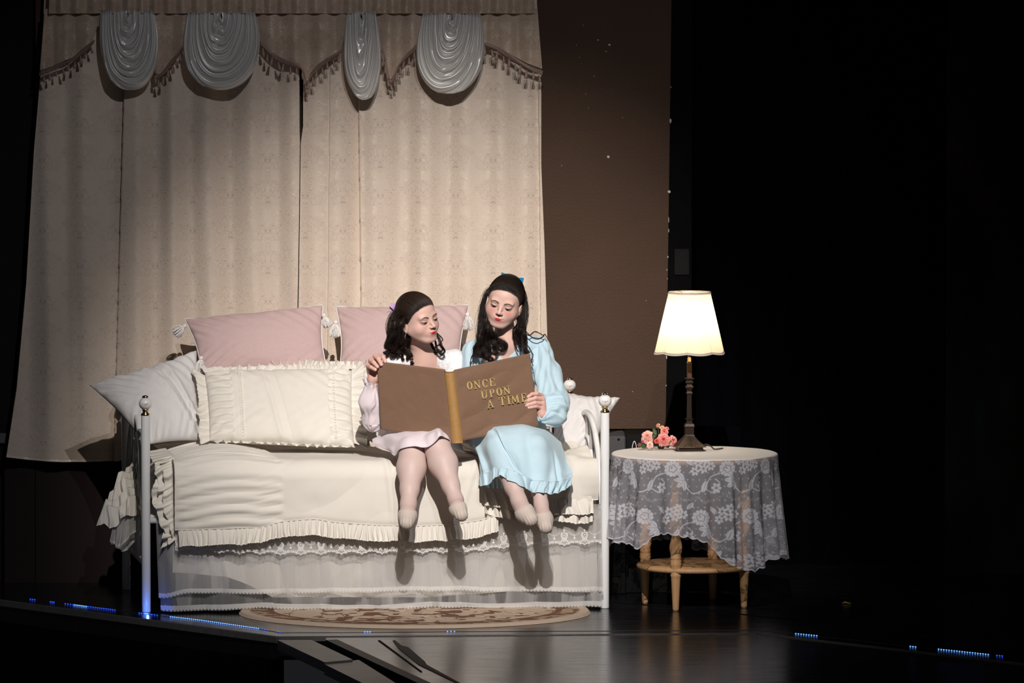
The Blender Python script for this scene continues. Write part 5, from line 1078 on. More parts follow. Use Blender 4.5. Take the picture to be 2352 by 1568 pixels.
def head_sdf(p):
    p = zscale(p); q = p.copy(); q[..., 0] = np.abs(q[..., 0])
    d = skull_d(p)
    d = smin(d, cone(q, (.050, .010, -.048), (.019, .060, -.096), .019, .016), .045)
    d = smin(d, ell(p, (0, .068, -.098), (.020, .017, .016)), .02)
    d = smin(d, ell(q, (.038, .052, -.034), (.026, .026, .028)), .022)
    d = smin(d, ell(p, (0, .072, -.058), (.028, .024, .024)), .02)
    d = smax(d, -ell(q, (.0315, .1035, .003), (.020, .018, .0125)), .014)
    d = smin(d, ell(q, (.028, .0760, .0220), (.021, .010, .0080)), .018)
    d = smin(d, ell(q, (.0315, .0745, .001), (.0160, .0148, .0118)), .005)
    d = smin(d, cone(p, (0, .082, .016), (0, .1025, -.020), .0062, .0076), .014)
    d = smin(d, sph(p, (0, .1055, -.0255), .0082), .006)
    d = smin(d, ell(q, (.0105, .0965, -.0295), (.0060, .009, .0060)), .006)
    d = smax(d, -ell(q, (.0058, .1035, -.0355), (.0030, .0045, .0024)), .003)
    up = smin(cone(q, (.0, .0962, -.0572), (.0120, .0938, -.0570), .0026, .0026), cone(q, (.0120, .0938, -.0570), (.0245, .0850, -.0550), .0026, .0007), .003)
    lo = smin(cone(q, (0, .0950, -.0645), (.0110, .0928, -.0634), .0040, .0034), cone(q, (.0110, .0928, -.0634), (.0240, .0848, -.0562), .0034, .0007), .003)
    d = smin(d, smin(up, lo, .001), .0035)
    d = smax(d, -smin(cone(q, (0, .1000, -.0602), (.0140, .0960, -.0598), .0008, .0008), cone(q, (.0140, .0960, -.0598), (.0265, .0875, -.0550), .0008, .0007), .001), .0025)
    ear = ell(q, (.0755, -.012, -.018), (.0075, .0165, .0290)); ear = smax(ear, -ell(q, (.0840, -.008, -.014), (.006, .009, .018)), .005); ear = smin(ear, sph(q, (.0725, -.004, -.044), .0068), .008)
    return smin(d, ear, .006)
def head_color(p, blush=.5, shadow=(.30, .17, .12), hl=.070):
    p = zscale(p); q = p.copy(); q[:, 0] = np.abs(q[:, 0]); x, y, z = q.T; c = np.tile(SKIN, (len(p), 1)); fr = y > .045
    def mix(m, col): c[:] = c * (1 - m[:, None]) + np.array(col) * m[:, None]
    mix(blush * .55 * np.exp(-(((x - .042) / .017) ** 2 + ((z + .026) / .016) ** 2)) * fr, (.72, .22, .20))
    mix(.18 * np.exp(-((x / .010) ** 2 + ((z + .03) / .008) ** 2)) * fr, (.7, .3, .25))
    # eyeshadow between the lash line and the brow
    mix(.45 * np.exp(-(((x - .033) / .013) ** 2 + ((z - .006) / .0075) ** 2) ** 1.5) * fr, shadow)
    # brow
    t = np.clip((x - .012) / .036, 0, 1); bz = .0165 + .0085 * np.sin(t * 2.6) - .002 * t; bw = .0036 * (1 - t) ** .5 + .0010
    m = (1 - smooth01(bw * .6, bw * 1.25, np.abs(z - bz))) * smooth01(.010, .014, x) * (1 - smooth01(.046, .050, x)) * fr; mix(m * .88, (.045, .024, .017))
    # lowered lid: lash line above a narrow dark almond of eye, white at its corners
    t = np.clip((x - .0165) / .030, 0, 1); lz = .0022 - .0022 * np.sin(np.pi * t ** .9) + .0016 * t; lb = .0002 - .0098 * np.sin(np.pi * t) + .0022 * t; ing = smooth01(.0165, .019, x) * (1 - smooth01(.0445, .047, x)) * fr
    ins = smooth01(0, .0012, lz - z) * smooth01(0, .0012, z - lb) * ing; mix(ins * .85, (.36, .29, .27)); mix(ins * (1 - smooth01(.0062, .0078, np.abs(x - .0305))), (.022, .012, .010))
    lw = .0012 + .0012 * np.sin(np.pi * t) ** .5 + .0008 * t
    m = (1 - smooth01(lw * .5, lw * 1.2, np.abs(z - lz))) * smooth01(.0155, .019, x) * (1 - smooth01(.0475, .052, x)) * fr; mix(m * .96, (.010, .007, .007))
    m = (1 - smooth01(.0004, .0012, np.abs(z - lb))) * ing; mix(m * .55, (.10, .05, .045))
    cz = .0088 - .0005 * t + .003 * np.sin(np.pi * t); m = (1 - smooth01(.0006, .0016, np.abs(z - cz))) * smooth01(.018, .024, x) * (1 - smooth01(.042, .048, x)) * fr; mix(m * .5, (.30, .14, .10))
    up = np.minimum(cone(q, (.0, .0962, -.0572), (.0120, .0938, -.0570), .0026, .0026), cone(q, (.0120, .0938, -.0570), (.0245, .0850, -.0550), .0026, .0007))
    lo = np.minimum(cone(q, (0, .0950, -.0645), (.0110, .0928, -.0634), .0040, .0034), cone(q, (.0110, .0928, -.0634), (.0240, .0848, -.0562), .0034, .0007))
    l = np.minimum(up, lo); mix((1 - smooth01(.0004, .0014, l)) * (z < -.050), (.60, .012, .02))
    mm = (1 - smooth01(.0005, .0014, np.abs(z + .0600 - .0052 * (x / .0285) ** 2))) * (x < .0245) * (y > .08); mix(mm * .7, (.18, .008, .012))
    line = hl - .004 + 1.50 * (y - .078) + .10 * x + 0.55 * np.maximum(x - .045, 0); mix(.85 * smooth01(-.012, .010, z - line + .003 * vnoise(p * 400)) * (np.abs(x) < .070), (.045, .025, .018))
    return c
def head_frame(px, py, Y, yaw, pitch, roll, s=1.0):
    Rm = Matrix.Rotation(R(roll), 3, 'Y') @ Matrix.Rotation(R(yaw), 3, 'Z') @ Matrix.Rotation(R(pitch), 3, 'X') @ Matrix.Rotation(math.pi, 3, 'Z')
    A = np.array(Rm) * s; o = W(px, py, Y); return A, o
def to_local(P, A, o): s2 = (A[0] ** 2).sum(); return (P - o) @ A / s2
def to_world(p, A, o): return p @ A.T + o

class Strands:
    def __init__(s): s.mb = MB()
    def batch(s, P, r0=.0008, r1=.0004, taper=False):   # P: (n strands, k points, 3)
        n, k = P.shape[:2]; T = np.gradient(P, axis=1); T /= np.maximum(np.linalg.norm(T, axis=2, keepdims=True), 1e-9)
        ref = np.where(np.abs(T[..., 2:3]) < .9, np.array([0, 0, 1.0]), np.array([1.0, 0, 0])); u = np.cross(T, ref); u /= np.maximum(np.linalg.norm(u, axis=2, keepdims=True), 1e-9); v = np.cross(T, u)
        rad = (np.linspace(1, 0, k) ** .6 * (r0 - r1) + r1) if not taper else r0 * (.3 + .7 * smooth01(0, .25, np.linspace(0, 1, k))); V = np.stack([P + rad[None, :, None] * (u * math.cos(a) + v * math.sin(a)) for a in (0, 2.094, 4.189)], 2)
        base = (np.arange(n) * k * 3)[:, None, None]; i = np.arange(k - 1)[None, :, None] * 3; j = np.arange(3)[None, None, :]; j2 = (j + 1) % 3
        F = np.stack([base + i + j, base + i + j2, base + i + 3 + j2, base + i + 3 + j], -1).reshape(-1, 4); s.mb.add(V.reshape(-1, 3), F)
    def lock(s, guide, n=40, w0=.006, w1=.010, amp=.006, turns=2.5, k=44, curl_end=.0, seed=0, core=True, r=.00062, dirn=1):
        n = int(n * 2.0); k = 38
        rg = np.random.default_rng(seed + 100); G = catmull(guide, k); t = np.linspace(0, 1, k)
        T = np.gradient(G, axis=0); T /= np.linalg.norm(T, axis=1, keepdims=True); u = np.cross(T, [0, 1.0, 0]); u /= np.maximum(np.linalg.norm(u, axis=1, keepdims=True), 1e-9); v = np.cross(T, u)
        ph0 = rg.uniform(0, 6.28); wd = (w0 + (w1 - w0) * np.sin(np.pi * np.clip(t * 1.15, 0, 1)) ** .8) * (1 - .55 * t ** 3)
        off = rg.normal(0, .5, (n, 2)); ph = ph0 + rg.normal(0, .35, n)[:, None]; am = amp * smooth01(.1, .7, t)[None] * rg.uniform(.8, 1.25, n)[:, None]; an = ph + dirn * 2 * np.pi * turns * t[None] ** 1.25 * rg.uniform(.96, 1.04, n)[:, None]
        a = off[:, :1] * wd[None] + am * np.cos(an) + .0015 * np.sin(t[None] * rg.uniform(5, 20, n)[:, None]); b = off[:, 1:] * wd[None] + am * np.sin(an)
        P = G[None] + a[..., None] * u[None] + b[..., None] * v[None]; s.batch(P, r, r * .45)
        if core:
            am0 = amp * smooth01(.1, .7, t); an0 = ph0 + dirn * 2 * np.pi * turns * t ** 1.25; C_ = G + (am0 * np.cos(an0))[:, None] * u + (am0 * np.sin(an0))[:, None] * v
            V, F = tube_vf(C_, np.maximum(wd * .62 * (1 - .6 * t ** 2), .0012), 8); s.mb.add(V, F)
def hair_cap(ST, A, o, knot, n=1500, off=.0085, seed=0, low=-.055, hl=.070):
    """dark shell over the skull plus strands combed back to the knot"""
    def R_of(dirs):
        t = np.full(len(dirs), .16)
        for _ in range(14): t = t - skull_d(zscale(dirs * t[:, None])) * .8
        return t
    def hd(p): return p[..., 2] - (hl - .004 + 1.50 * (p[..., 1] - .078) + .10 * np.abs(p[..., 0]) + 0.55 * np.maximum(np.abs(p[..., 0]) - .045, 0))
    def lift_of(p): return off * smooth01(-.008, .075, hd(p)) ** .8 * (1 + .30 * smooth01(-.02, -.09, p[..., 1]))
    def hairmask(p):   # p on the skull
        line = hl - .004 + 1.50 * (p[:, 1] - .078) + .10 * np.abs(p[:, 0]) + 0.55 * np.maximum(np.abs(p[:, 0]) - .045, 0)
        a = smooth01(-.006, .014, p[:, 2] - line); b = smooth01(low - .01, low + .01, p[:, 2]); return a * b
    n_, k_ = 150, 200; th = np.linspace(.001, math.pi - .001, n_)[:, None] * np.ones(k_); ph = np.ones(n_)[:, None] * np.linspace(0, 2 * np.pi, k_, endpoint=False)[None]
    D = np.stack([np.sin(th) * np.cos(ph), np.sin(th) * np.sin(ph), np.cos(th)], -1).reshape(-1, 3); r = R_of(D); p = D * r[:, None]; m = hairmask(p); kd = np.array(knot) / np.linalg.norm(knot)
    p = D * (r + np.where(m > .05, lift_of(p) * .70 - .0012 - .006 * (1 - smooth01(.5, 1.0, m)), -.007))[:, None]
    ST.mb.add(to_world(p, A, o), gridF(n_, k_, False, True))
    rg = np.random.default_rng(seed); d = rg.normal(size=(n * 3, 3)); d /= np.linalg.norm(d, axis=1, keepdims=True); rr = R_of(d); pp = d * rr[:, None]; ok = (hairmask(pp) > .12) & (pp[:, 2] > -.01 - .4 * 0); d = d[ok][:n]
    # extra strands that start right at the hairline
    ai = np.linspace(-1.9, 1.9, n); lo_ = np.full(n, -.25); hi_ = np.full(n, 1.5); dirf = lambda e: np.stack([np.sin(ai) * np.cos(e), np.cos(ai) * np.cos(e), np.sin(e)], -1)
    for _ in range(12):
        mid = (lo_ + hi_) / 2; dd = dirf(mid); mm = hairmask(dd * R_of(dd)[:, None]) > .25; hi_ = np.where(mm, mid, hi_); lo_ = np.where(mm, lo_, mid)
    dl = dirf(hi_ - .075 + rg.exponential(.055, n))
    d = np.vstack([d, dl]); kk = 16; t = np.linspace(0, 1, kk); om = np.arccos(np.clip(d @ kd, -1, 1))[:, None]; so = np.sin(om) + 1e-6
    tt = t[None] * (1 - .0 * om); Dm = (np.sin((1 - tt) * om) / so)[..., None] * d[:, None] + (np.sin(tt * om) / so)[..., None] * kd
    # comb: side hair travels back first, then up
    Dm[..., 2] += -.10 * np.sin(np.pi * tt) * (np.abs(d[:, :1]) > .5); Dm /= np.linalg.norm(Dm, axis=2, keepdims=True)
    rr = R_of(Dm.reshape(-1, 3)).reshape(Dm.shape[:2]); lift = lift_of(Dm * rr[..., None]) - .0016 * (1 - smooth01(0, .12, tt)) + rg.uniform(-.0003, .0012, (len(d), 1))
    ST.batch(to_world((Dm * (rr + lift)[..., None]).reshape(-1, 3), A, o).reshape(Dm.shape), .00075, .0005, True)
def bow(name, A, o, c, s, color, parent, ang=0.0, fwd=(0, -1, 0)):
    m = mat(name + '_satin', color, .35, bump=.1, sheen=.2, spec=.6); c = np.array(c); ca, sa = math.cos(ang), math.sin(ang)
    def tw(p): p = np.array(p); x, z = p[..., 0] * ca - p[..., 2] * sa, p[..., 0] * sa + p[..., 2] * ca; return to_world(c + np.stack([x, p[..., 1], z], -1), A, o)
    mb = MB()
    for sgn in (-1, 1):
        n_, k_ = 20, 10; u = np.linspace(0, 1, n_)[:, None] * np.ones(k_); v = np.ones(n_)[:, None] * np.linspace(-1, 1, k_)[None]
        for side in (-1, 1):
            P = np.stack([sgn * s * (.04 + u), -.25 * s * side * np.sin(np.pi * u) - .01 * s, v * s * (.12 + .36 * u ** .8) * (1 - .05 * u) + .08 * s * u], -1); mb.add(tw(P).reshape(-1, 3), gridF(n_, k_))
        P = np.stack([sgn * s * (.05 + .55 * u) , -.06 * s + 0 * u, -s * 1.1 * u + v * s * .16], -1); mb.add(tw(P).reshape(-1, 3), gridF(n_, k_))
    mb.build(name, m, parent)
    V, F = lathe_vf([(.0001, -.2 * s), (.14 * s, -.15 * s), (.17 * s, 0), (.14 * s, .15 * s), (.0001, .2 * s)], (0, 0, 0), 12); mesh('bow_knot', tw(V), F, m, parent)

def join(parts):
    mb = MB()
    for V, F, c in parts: mb.add(V, F, c)
    return mb
def sub(f, lo, hi, h, colf):
    V, F = sdf_mesh(f, lo, hi, h); return V, F, colf(V)
def const(c): return lambda V: np.tile(np.array(c), (len(V), 1))
def bounds(pts, rads, pad=.02): P = np.array(pts); r = np.array(rads)[:, None]; return (P - r).min(0) - pad, (P + r).max(0) + pad
LEGS = []
def leg(hip, knee, ankle, ball, toe, rs, parts, calf=.5, calfpush=.012, name='slipper', parent=None, h=.0032, side=1):
    hip, knee, ankle, ball, toe = map(np.asarray, (hip, knee, ankle, ball, toe)); sh = ankle - knee; cm = knee + sh * .32 + np.array([0, calfpush, 0]); lm = knee + sh * .72
    foot = toe - ankle; heel = ankle + np.array([0, .020, -.030])
    def f(p):
        d = cone(p, hip, knee, rs[0], rs[1]); d = smin(d, cone(p, knee, cm, rs[1] * .98, rs[2]), .03); d = smin(d, cone(p, cm, lm, rs[2], rs[3] * 1.22), .03); d = smin(d, cone(p, lm, ankle, rs[3] * 1.2, rs[3]), .02)
        d = smin(d, cone(p, ankle, ball, rs[3] * .98, rs[4] * .82), .02); d = smin(d, cone(p, ball, toe, rs[4] * .8, rs[4] * .62), .015); return smin(d, sph(p, heel, .024), .02)
    lo, hi = bounds([hip, knee, ankle, ball, toe, heel, cm], [rs[0], rs[1], rs[3], rs[4], rs[4], .03, rs[2]]); parts.append(sub(f, lo, hi, h, const(TIGHT))); LEGS.append(f)
    # soft slipper: shell over the foot, cut low across the instep, gathered at the toes
    ax = (toe - ankle) / np.linalg.norm(toe - ankle); up = np.array([0, -1, .35]); up = up - ax * np.dot(up, ax); up /= np.linalg.norm(up); sd = np.cross(ax, up)
    def g(p):
        r = p - ankle; al = r @ ax; hh = r @ up; s_ = r @ sd; an = s_ / .03
        d = cone(p, ankle, ball, rs[3] * .90, rs[4] * .82) ; d = smin(d, cone(p, ball, toe, rs[4] * .82, rs[4] * .64), .015); d = smin(d, sph(p, heel, .024), .02)
        L_ = np.linalg.norm(toe - ankle); gather = .0009 * np.sin(s_ * 520) * smooth01(L_ * .80, L_ * 1.1, al)
        d = d - .0024 - gather; cut = (hh + .006) - (al - L_ * .30) * 1.1; return smax(d, cut, .002)
    V, F = sdf_mesh(g, *bounds([ankle, ball, toe, heel], [rs[3], rs[4], rs[4], .03]), .0022)
    o = mesh('ballet_slipper', V, F, M_shoe, parent)
    # elastic across the instep
    ts = np.linspace(-1.5, 1.5, 24); c0 = ankle + ax * .018; rr = rs[3] * 1.02 + .001
    tube('elastic', [c0 + up * math.cos(a) * rr + sd * math.sin(a) * rr + ax * (.010 - .014 * abs(a)) for a in ts], .0014, M_shoe, parent, 6)
M_shoe = mat('canvas_slipper', tuple(SHOE), .9, bump=.3, bscale=400, var=.06, sheen=.2)
def hand(wrist, mcp, fingers, thumb, parts, r=.0082, h=.0013, fore=None):
    """fingers: list of [MCP, PIP, DIP, TIP]"""
    chains = [[np.asarray(p) for p in f] for f in fingers]; th = [np.asarray(p) for p in thumb]; wrist = np.asarray(wrist)
    fs = [1.0, 1.05, 1.0, .88]
    def f(p):
        d = None
        for c, s in zip(chains, fs):
            e = cone(p, wrist + (c[0] - wrist) * .15, c[0], .0145, .0100 * s); d = e if d is None else smin(d, e, .012)
        d = smin(d, cone(p, wrist, th[0], .015, .0125), .014)
        for c, s in zip(chains, fs):
            e = chain(p, c, [r * 1.12 * s, r * 1.02 * s, r * .93 * s, r * .80 * s], .002); d = smin(d, e, .0035)
        d = smin(d, chain(p, th, [r * 1.35, r * 1.2, r * .95], .003), .006)
        if fore is not None: d = smin(d, cone(p, wrist, fore, .0205, .0225), .012)
        return d
    pts = [q for c in chains for q in c] + th + [wrist] + ([np.asarray(fore)] if fore is not None else []); lo, hi = bounds(pts, [.012] * (len(pts) - 1) + [.03])
    tips = [(c[-1], c[-1] - c[-2]) for c in chains]
    def col(V):
        c = np.tile(SKIN * np.array([1.0, .93, .93]), (len(V), 1))
        for ch in chains:
            for j in (1, 2): d = np.linalg.norm(V - ch[j], axis=1); c = c * (1 - .25 * np.exp(-(d / .008) ** 2)[:, None]) + np.array((.62, .28, .24)) * (.25 * np.exp(-(d / .008) ** 2)[:, None])
            d = np.linalg.norm(V - (ch[-1] + np.array([0, -.0062, .001])), axis=1); m = (1 - smooth01(.0035, .0048, d))[:, None]; c = c * (1 - m * .7) + np.array((.80, .55, .50)) * m * .7
        return c
    parts.append(sub(f, lo, hi, h, col))
def fold_disp(V, F, fn, it=1):
    Nn = vnormals(V, F); return V + Nn * fn(V)[:, None]
def cloth_sdf(name, f, lo, hi, h, folds, m, parent, colf=None, clear=None):
    V, F = sdf_mesh(f, lo, hi, h); V = fold_disp(V, F, folds); return mesh(name, V, F, m, parent, True, None if colf is None else colf(V))
def arm_folds(axis_pts, amp, freq, seed):
    A_ = np.asarray(axis_pts, float)
    def fn(V):
        tot = np.zeros(len(V)); best = np.full(len(V), 1e9)
        for a, b in zip(A_[:-1], A_[1:]):
            ba = b - a; L = np.linalg.norm(ba); t = np.clip((V - a) @ ba / L ** 2, 0, 1); c = a + t[:, None] * ba; r = V - c; d = np.linalg.norm(r, axis=1)
            e1 = np.cross(ba / L, [0, 1, 0]); e1 /= np.linalg.norm(e1); e2 = np.cross(ba / L, e1); an = np.arctan2(r @ e1, r @ e2); w = amp * (np.sin(an * freq + 4 * n2(an * 1.0, t * 3 + seed, seed)) * .7 + 1.1 * n2(np.cos(an) * 3 + seed, t * 7 + np.sin(an) * 3, seed + 1))
            k = d < best; tot = np.where(k, w, tot); best = np.minimum(d, best)
        return tot
    return fn
# ------------------------------------------------------------------ the girl in pink
g1 = thing('person', 'girl in pale pink nightgown with lavender hair bow, holding the book by its left edge', 'person', W(955, 1020, .30))
A1_, O1 = head_frame(960, 733, .16, 40, 14, -17, .97)
parts = []
nk = to_world(np.array([0, -.022, -.050]), A1_, O1); nb = W(972, 826, .24); ch = W(970, 868, .28)
SL, SR = W(904, 832, .27), W(1040, 832, .32)
def f_head(p):
    q = to_local(p, A1_, O1); d = head_sdf(q) * .97; d = smin(d, cone(p, nk, nb, .043, .045), .018)
    sh = smin(cone(p, nb, SL, .040, .038), cone(p, nb, SR, .040, .038), .03); sh = smin(sh, ell(p, ch, (.115, .072, .085)), .05); d = smin(d, sh, .035)
    cb1 = cone(p, nb + [-.01, -.040, -.022], SL + [0, -.03, .012], .006, .005); return smin(d, cb1, .012)
def c_head(V):
    q = to_local(V, A1_, O1); c = np.tile(SKIN, (len(V), 1)); h = q[:, 2] > -.125; c[h] = head_color(q[h], .35, (.26, .15, .11), .078); return c
zc = O1[2] - .135; parts.append(sub(f_head, (O1[0] - .11, O1[1] - .15, zc), (O1[0] + .13, O1[1] + .13, O1[2] + .14), .0015, c_head)); parts.append(sub(f_head, (O1[0] - .19, O1[1] - .16, nb[2] - .16), (O1[0] + .21, O1[1] + .26, zc + .0015), .003, c_head))
hip = W(955, 985, .38); pelv = np.array([hip[0], .36, .765])
SLa, SRa = SL + [-.02, 0, -.02], SR + [.015, 0, -.02]
el_l, wr_l = W(861, 966, .16), W(856, 874, .092); el_r, wr_r = W(1062, 950, .22), W(1032, 960, .08)
def f_torso(p):
    d = smin(ell(p, ch + [0, .01, -.03], (.115, .075, .12)), ell(p, (pelv + ch) / 2 + [0, .01, -.01], (.095, .07, .13)), .05); d = smin(d, ell(p, pelv, (.14, .10, .095)), .05)
    for s_, e_, w_ in ((SLa, el_l, wr_l), (SRa, el_r, wr_r)): d = smin(d, chain(p, [s_, e_, w_], [.038, .030, .022], .02), .02)
    return d
lo, hi = bounds([SLa, SRa, el_l, el_r, wr_l, wr_r, pelv], [.05, .05, .05, .05, .04, .04, .15]); parts.append(sub(f_torso, lo, hi, .006, const(SKIN)))
hand(wr_l, None, [[W(870, 838, .088), W(873, 817, .058), W(880, 820, .034), W(885, 830, .022)],
                  [W(861, 841, .092), W(862, 818, .060), W(869, 824, .034), W(876, 837, .021)],
                  [W(853, 847, .092), W(851, 827, .062), W(858, 832, .034), W(867, 842, .021)],
                  [W(848, 855, .088), W(845, 840, .062), W(852, 843, .036), W(862, 849, .023)]],
     [W(862, 868, .080), W(869, 860, .076), W(880, 851, .078)], parts, .0104, .0013, W(855, 890, .105))
hand(wr_r, None, [[W(1022, 962, .04), W(1014, 966, .01), W(1006, 970, -.005), W(1000, 973, -.010)], [W(1024, 968, .04), W(1016, 974, .01), W(1008, 978, -.005), W(1001, 981, -.010)],
                  [W(1028, 974, .04), W(1020, 981, .015), W(1012, 985, .0), W(1005, 988, -.005)], [W(1032, 979, .05), W(1024, 987, .02), W(1016, 990, .005), W(1010, 993, .0)]],
     [W(1020, 952, .02), W(1012, 946, .0), W(1005, 942, -.005)], parts, .0070, .0022)
leg(W(925, 1000, .34), W(948, 1036, -.10), W(938, 1158, -.27), W(936, 1184, -.335), W(934, 1200, -.355), (.070, .053, .060, .0325, .044), parts, parent=g1)
leg(W(992, 1000, .34), W(1004, 1026, -.12), W(1047, 1148, -.27), W(1052, 1168, -.335), W(1060, 1182, -.355), (.070, .053, .060, .0305, .041), parts, parent=g1)
b1 = join(parts).build('body', M_body, g1)
# hair
ST = Strands(); hair_cap(ST, A1_, O1, (0.0, -.085, .045), 2600, .010, 3, hl=.078)
Ws = lambda L: WA(L)
L1 = [([(934, 702, .17), (912, 728, .105), (904, 755, .09), (899, 782, .10), (893, 800, .11)], 70, .014, .017, .006, 1.8),
      ([(942, 716, .15), (922, 742, .085), (915, 762, .075), (912, 786, .085), (906, 806, .09)], 70, .012, .016, .006, 2.0),
      ([(928, 700, .20), (903, 726, .16), (897, 752, .15), (893, 780, .15), (888, 800, .15)], 70, .013, .016, .006, 1.8),
      ([(918, 700, .26), (903, 735, .25), (896, 765, .23), (895, 790, .20), (890, 806, .18), (884, 814, .16)], 60, .014, .018, .007, 2.2),
      ([(922, 705, .24), (908, 745, .20), (901, 775, .18), (899, 800, .16), (893, 812, .14)], 60, .013, .017, .008, 2.4),
      ([(930, 715, .20), (916, 755, .17), (908, 785, .14), (905, 806, .12), (914, 820, .11)], 60, .012, .016, .008, 2.6),
      ([(936, 730, .18), (926, 768, .14), (918, 792, .12), (918, 812, .10), (930, 824, .10)], 55, .010, .014, .008, 2.6),
      ([(938, 768, .15), (932, 785, .12), (930, 805, .10), (938, 820, .09), (946, 828, .09)], 50, .008, .012, .008, 2.4),
      ([(940, 774, .14), (937, 795, .12), (940, 812, .10), (947, 824, .09), (950, 832, .085), (942, 832, .08)], 36, .005, .008, .009, 2.0),
      ([(925, 740, .22), (915, 775, .20), (910, 800, .18), (900, 815, .16), (888, 812, .15)], 50, .012, .015, .008, 2.4),
      ([(930, 700, .30), (920, 750, .30), (918, 790, .28), (925, 815, .26)], 60, .018, .02, .007, 2.0),
      ([(950, 700, .30), (945, 760, .31), (945, 800, .30), (950, 822, .28)], 60, .018, .02, .006, 2.0),
      ([(980, 720, .28), (985, 770, .28), (992, 800, .25), (1002, 814, .22)], 40, .010, .012, .006, 2.0),
      ([(992, 752, .24), (1007, 776, .20), (1014, 792, .17), (1020, 804, .16), (1014, 812, .15), (1004, 810, .15)], 26, .003, .006, .0045, 1.4),
      ([(992, 765, .24), (1003, 795, .19), (1008, 808, .18), (1016, 806, .17), (1016, 796, .17)], 18, .002, .005, .004, 1.2),
      ([(994, 756, .22), (1013, 774, .18), (1017, 782, .16), (1012, 786, .16)], 8, .001, .002, .002, 1.0),
      ([(1010, 790, .17), (1000, 798, .17), (1004, 806, .16)], 14, .002, .004, .003, 1.0)]
for i, (g, n_, w0, w1, am, tr) in enumerate(L1):
    g = [(x, y, max(Y_, .04 + .16 * min(1, max(0, (y - 735) / 60)))) for x, y, Y_ in g]
    ST.lock(Ws(g), n_, w0, w1, am, tr, seed=i, core=n_ > 20, dirn=1 if i % 2 else -1)
ST.mb.build('hair', M_hair1, g1)
bow('hair_bow', A1_, O1, (.055, -.090, .045), .034, (.50, .32, .60), g1, 1.2)
# nightgown: bodice and sleeves, lap, cuff frills
M_pinkd = mat('pale_pink_cotton', (0, 0, 0), .75, attr=True, bump=.25, bscale=400, sheen=.3, var=.04)
PK = np.array((.76, .67, .71)); WH = np.array((.86, .85, .87))
def f_dress(p):
    d = smin(ell(p, ch + [0, .01, -.03], (.125, .088, .125)), ell(p, (pelv + ch) / 2 + [0, .0, -.01], (.115, .09, .15)), .05); d = smin(d, ell(p, pelv + [0, 0, .0], (.16, .125, .095)), .06)
    d = smin(d, smin(cone(p, nb, SL, .051, .050), cone(p, nb, SR, .051, .052), .03), .03)
    d = smin(d, cone(p, SL + [-.01, 0, 0], SLa + (el_l - SLa) * .25, .050, .048), .03); d = smin(d, cone(p, SR + [.01, 0, 0], SRa + (el_r - SRa) * .25, .050, .050), .03)
    d = smax(d, -ell(p, nb + [.004, -.07, -.005], (.056, .075, .062)), .012); return smax(d, -cone(p, nk, nb + [0, 0, .0], .052, .062), .012)
lo, hi = bounds([SLa, SRa, pelv, nb], [.08, .08, .17, .08])
def c_dress(V):
    q = V[:, 2] > SL[2] - .035; dots = (n2(V[:, 0] * 260, V[:, 2] * 260, 3.0) > .35); c = np.tile(PK, (len(V), 1)); c[q] = WH; c[q & dots] = WH * .80; return c
cloth_sdf('nightgown', f_dress, lo, hi, .0036, lambda V: .004 * fbm(np.c_[V[:, 0] * 30, V[:, 1] * 30, V[:, 2] * 14], 2) + .0015 * vnoise(V * 120), M_pinkd, g1, c_dress)
def f_sl(p):
    m_ = W(850, 922, .125); d = chain(p, [SLa, el_l + [-.004, 0, .004], m_, W(853, 886, .105)], [.050, .046, .045, .030], .03); return d
lo, hi = bounds([SLa, el_l, W(850, 922, .125)], [.06, .06, .06]); cloth_sdf('sleeve', f_sl, lo, hi, .0030, arm_folds([SLa, el_l, W(853, 886, .105)], .0032, 7, 3.0), M_pinkd, g1, lambda V: np.tile(PK, (len(V), 1)))
def f_sr(p): return chain(p, [SRa, el_r, wr_r + [0, .02, 0]], [.052, .05, .030], .03)
lo, hi = bounds([SRa, el_r, wr_r], [.07, .07, .05]); cloth_sdf('sleeve', f_sr, lo, hi, .0045, arm_folds([SRa, el_r, wr_r], .005, 7, 5.0), M_pinkd, g1, lambda V: np.tile(PK, (len(V), 1)))
def cuff(c, ax, r0, r1, L, m, parent, nw, amp, seed, colr=None):
    c = np.asarray(c, float); ax = np.asarray(ax, float); ax /= np.linalg.norm(ax); e1 = np.cross(ax, [0, 1, 0]); e1 /= np.linalg.norm(e1); e2 = np.cross(ax, e1)
    n_, k_ = 200, 14; th = np.linspace(0, 2 * np.pi, n_, endpoint=False)[:, None] * np.ones(k_); v = np.ones(n_)[:, None] * np.linspace(0, 1, k_)[None]
    rr = r0 + (r1 - r0) * v + amp * v * np.sin(th * nw + 2 * n2(np.cos(th) * 2, np.sin(th) * 2, seed)); P = c + (L * (v + .18 * np.sin(th * nw * .5 + 1) * v))[..., None] * ax + (rr * np.cos(th))[..., None] * e1 + (rr * np.sin(th))[..., None] * e2
    return grid('cuff_frill', P, m, parent, cu=True, thick=.001, cols=None if colr is None else np.ones((n_, k_, 3)) * colr)
cuff(W(853, 887, .107), W(855, 866, .10) - W(853, 889, .107), .0290, .037, .026, M_pinkd, g1, 9, .0045, 2.0, PK * 1.02)
def push_out(P, fns, gap=.007, dirn=(0, -.82, .57), it=30):
    q = P.reshape(-1, 3).copy(); dv = np.array(dirn)
    for _ in range(it):
        d = np.min([f(q) for f in fns], 0); m = d < gap
        if not m.any(): break
        q[m] += dv * np.maximum(gap - d[m], .0008)[:, None] * .8
    return q.reshape(P.shape)
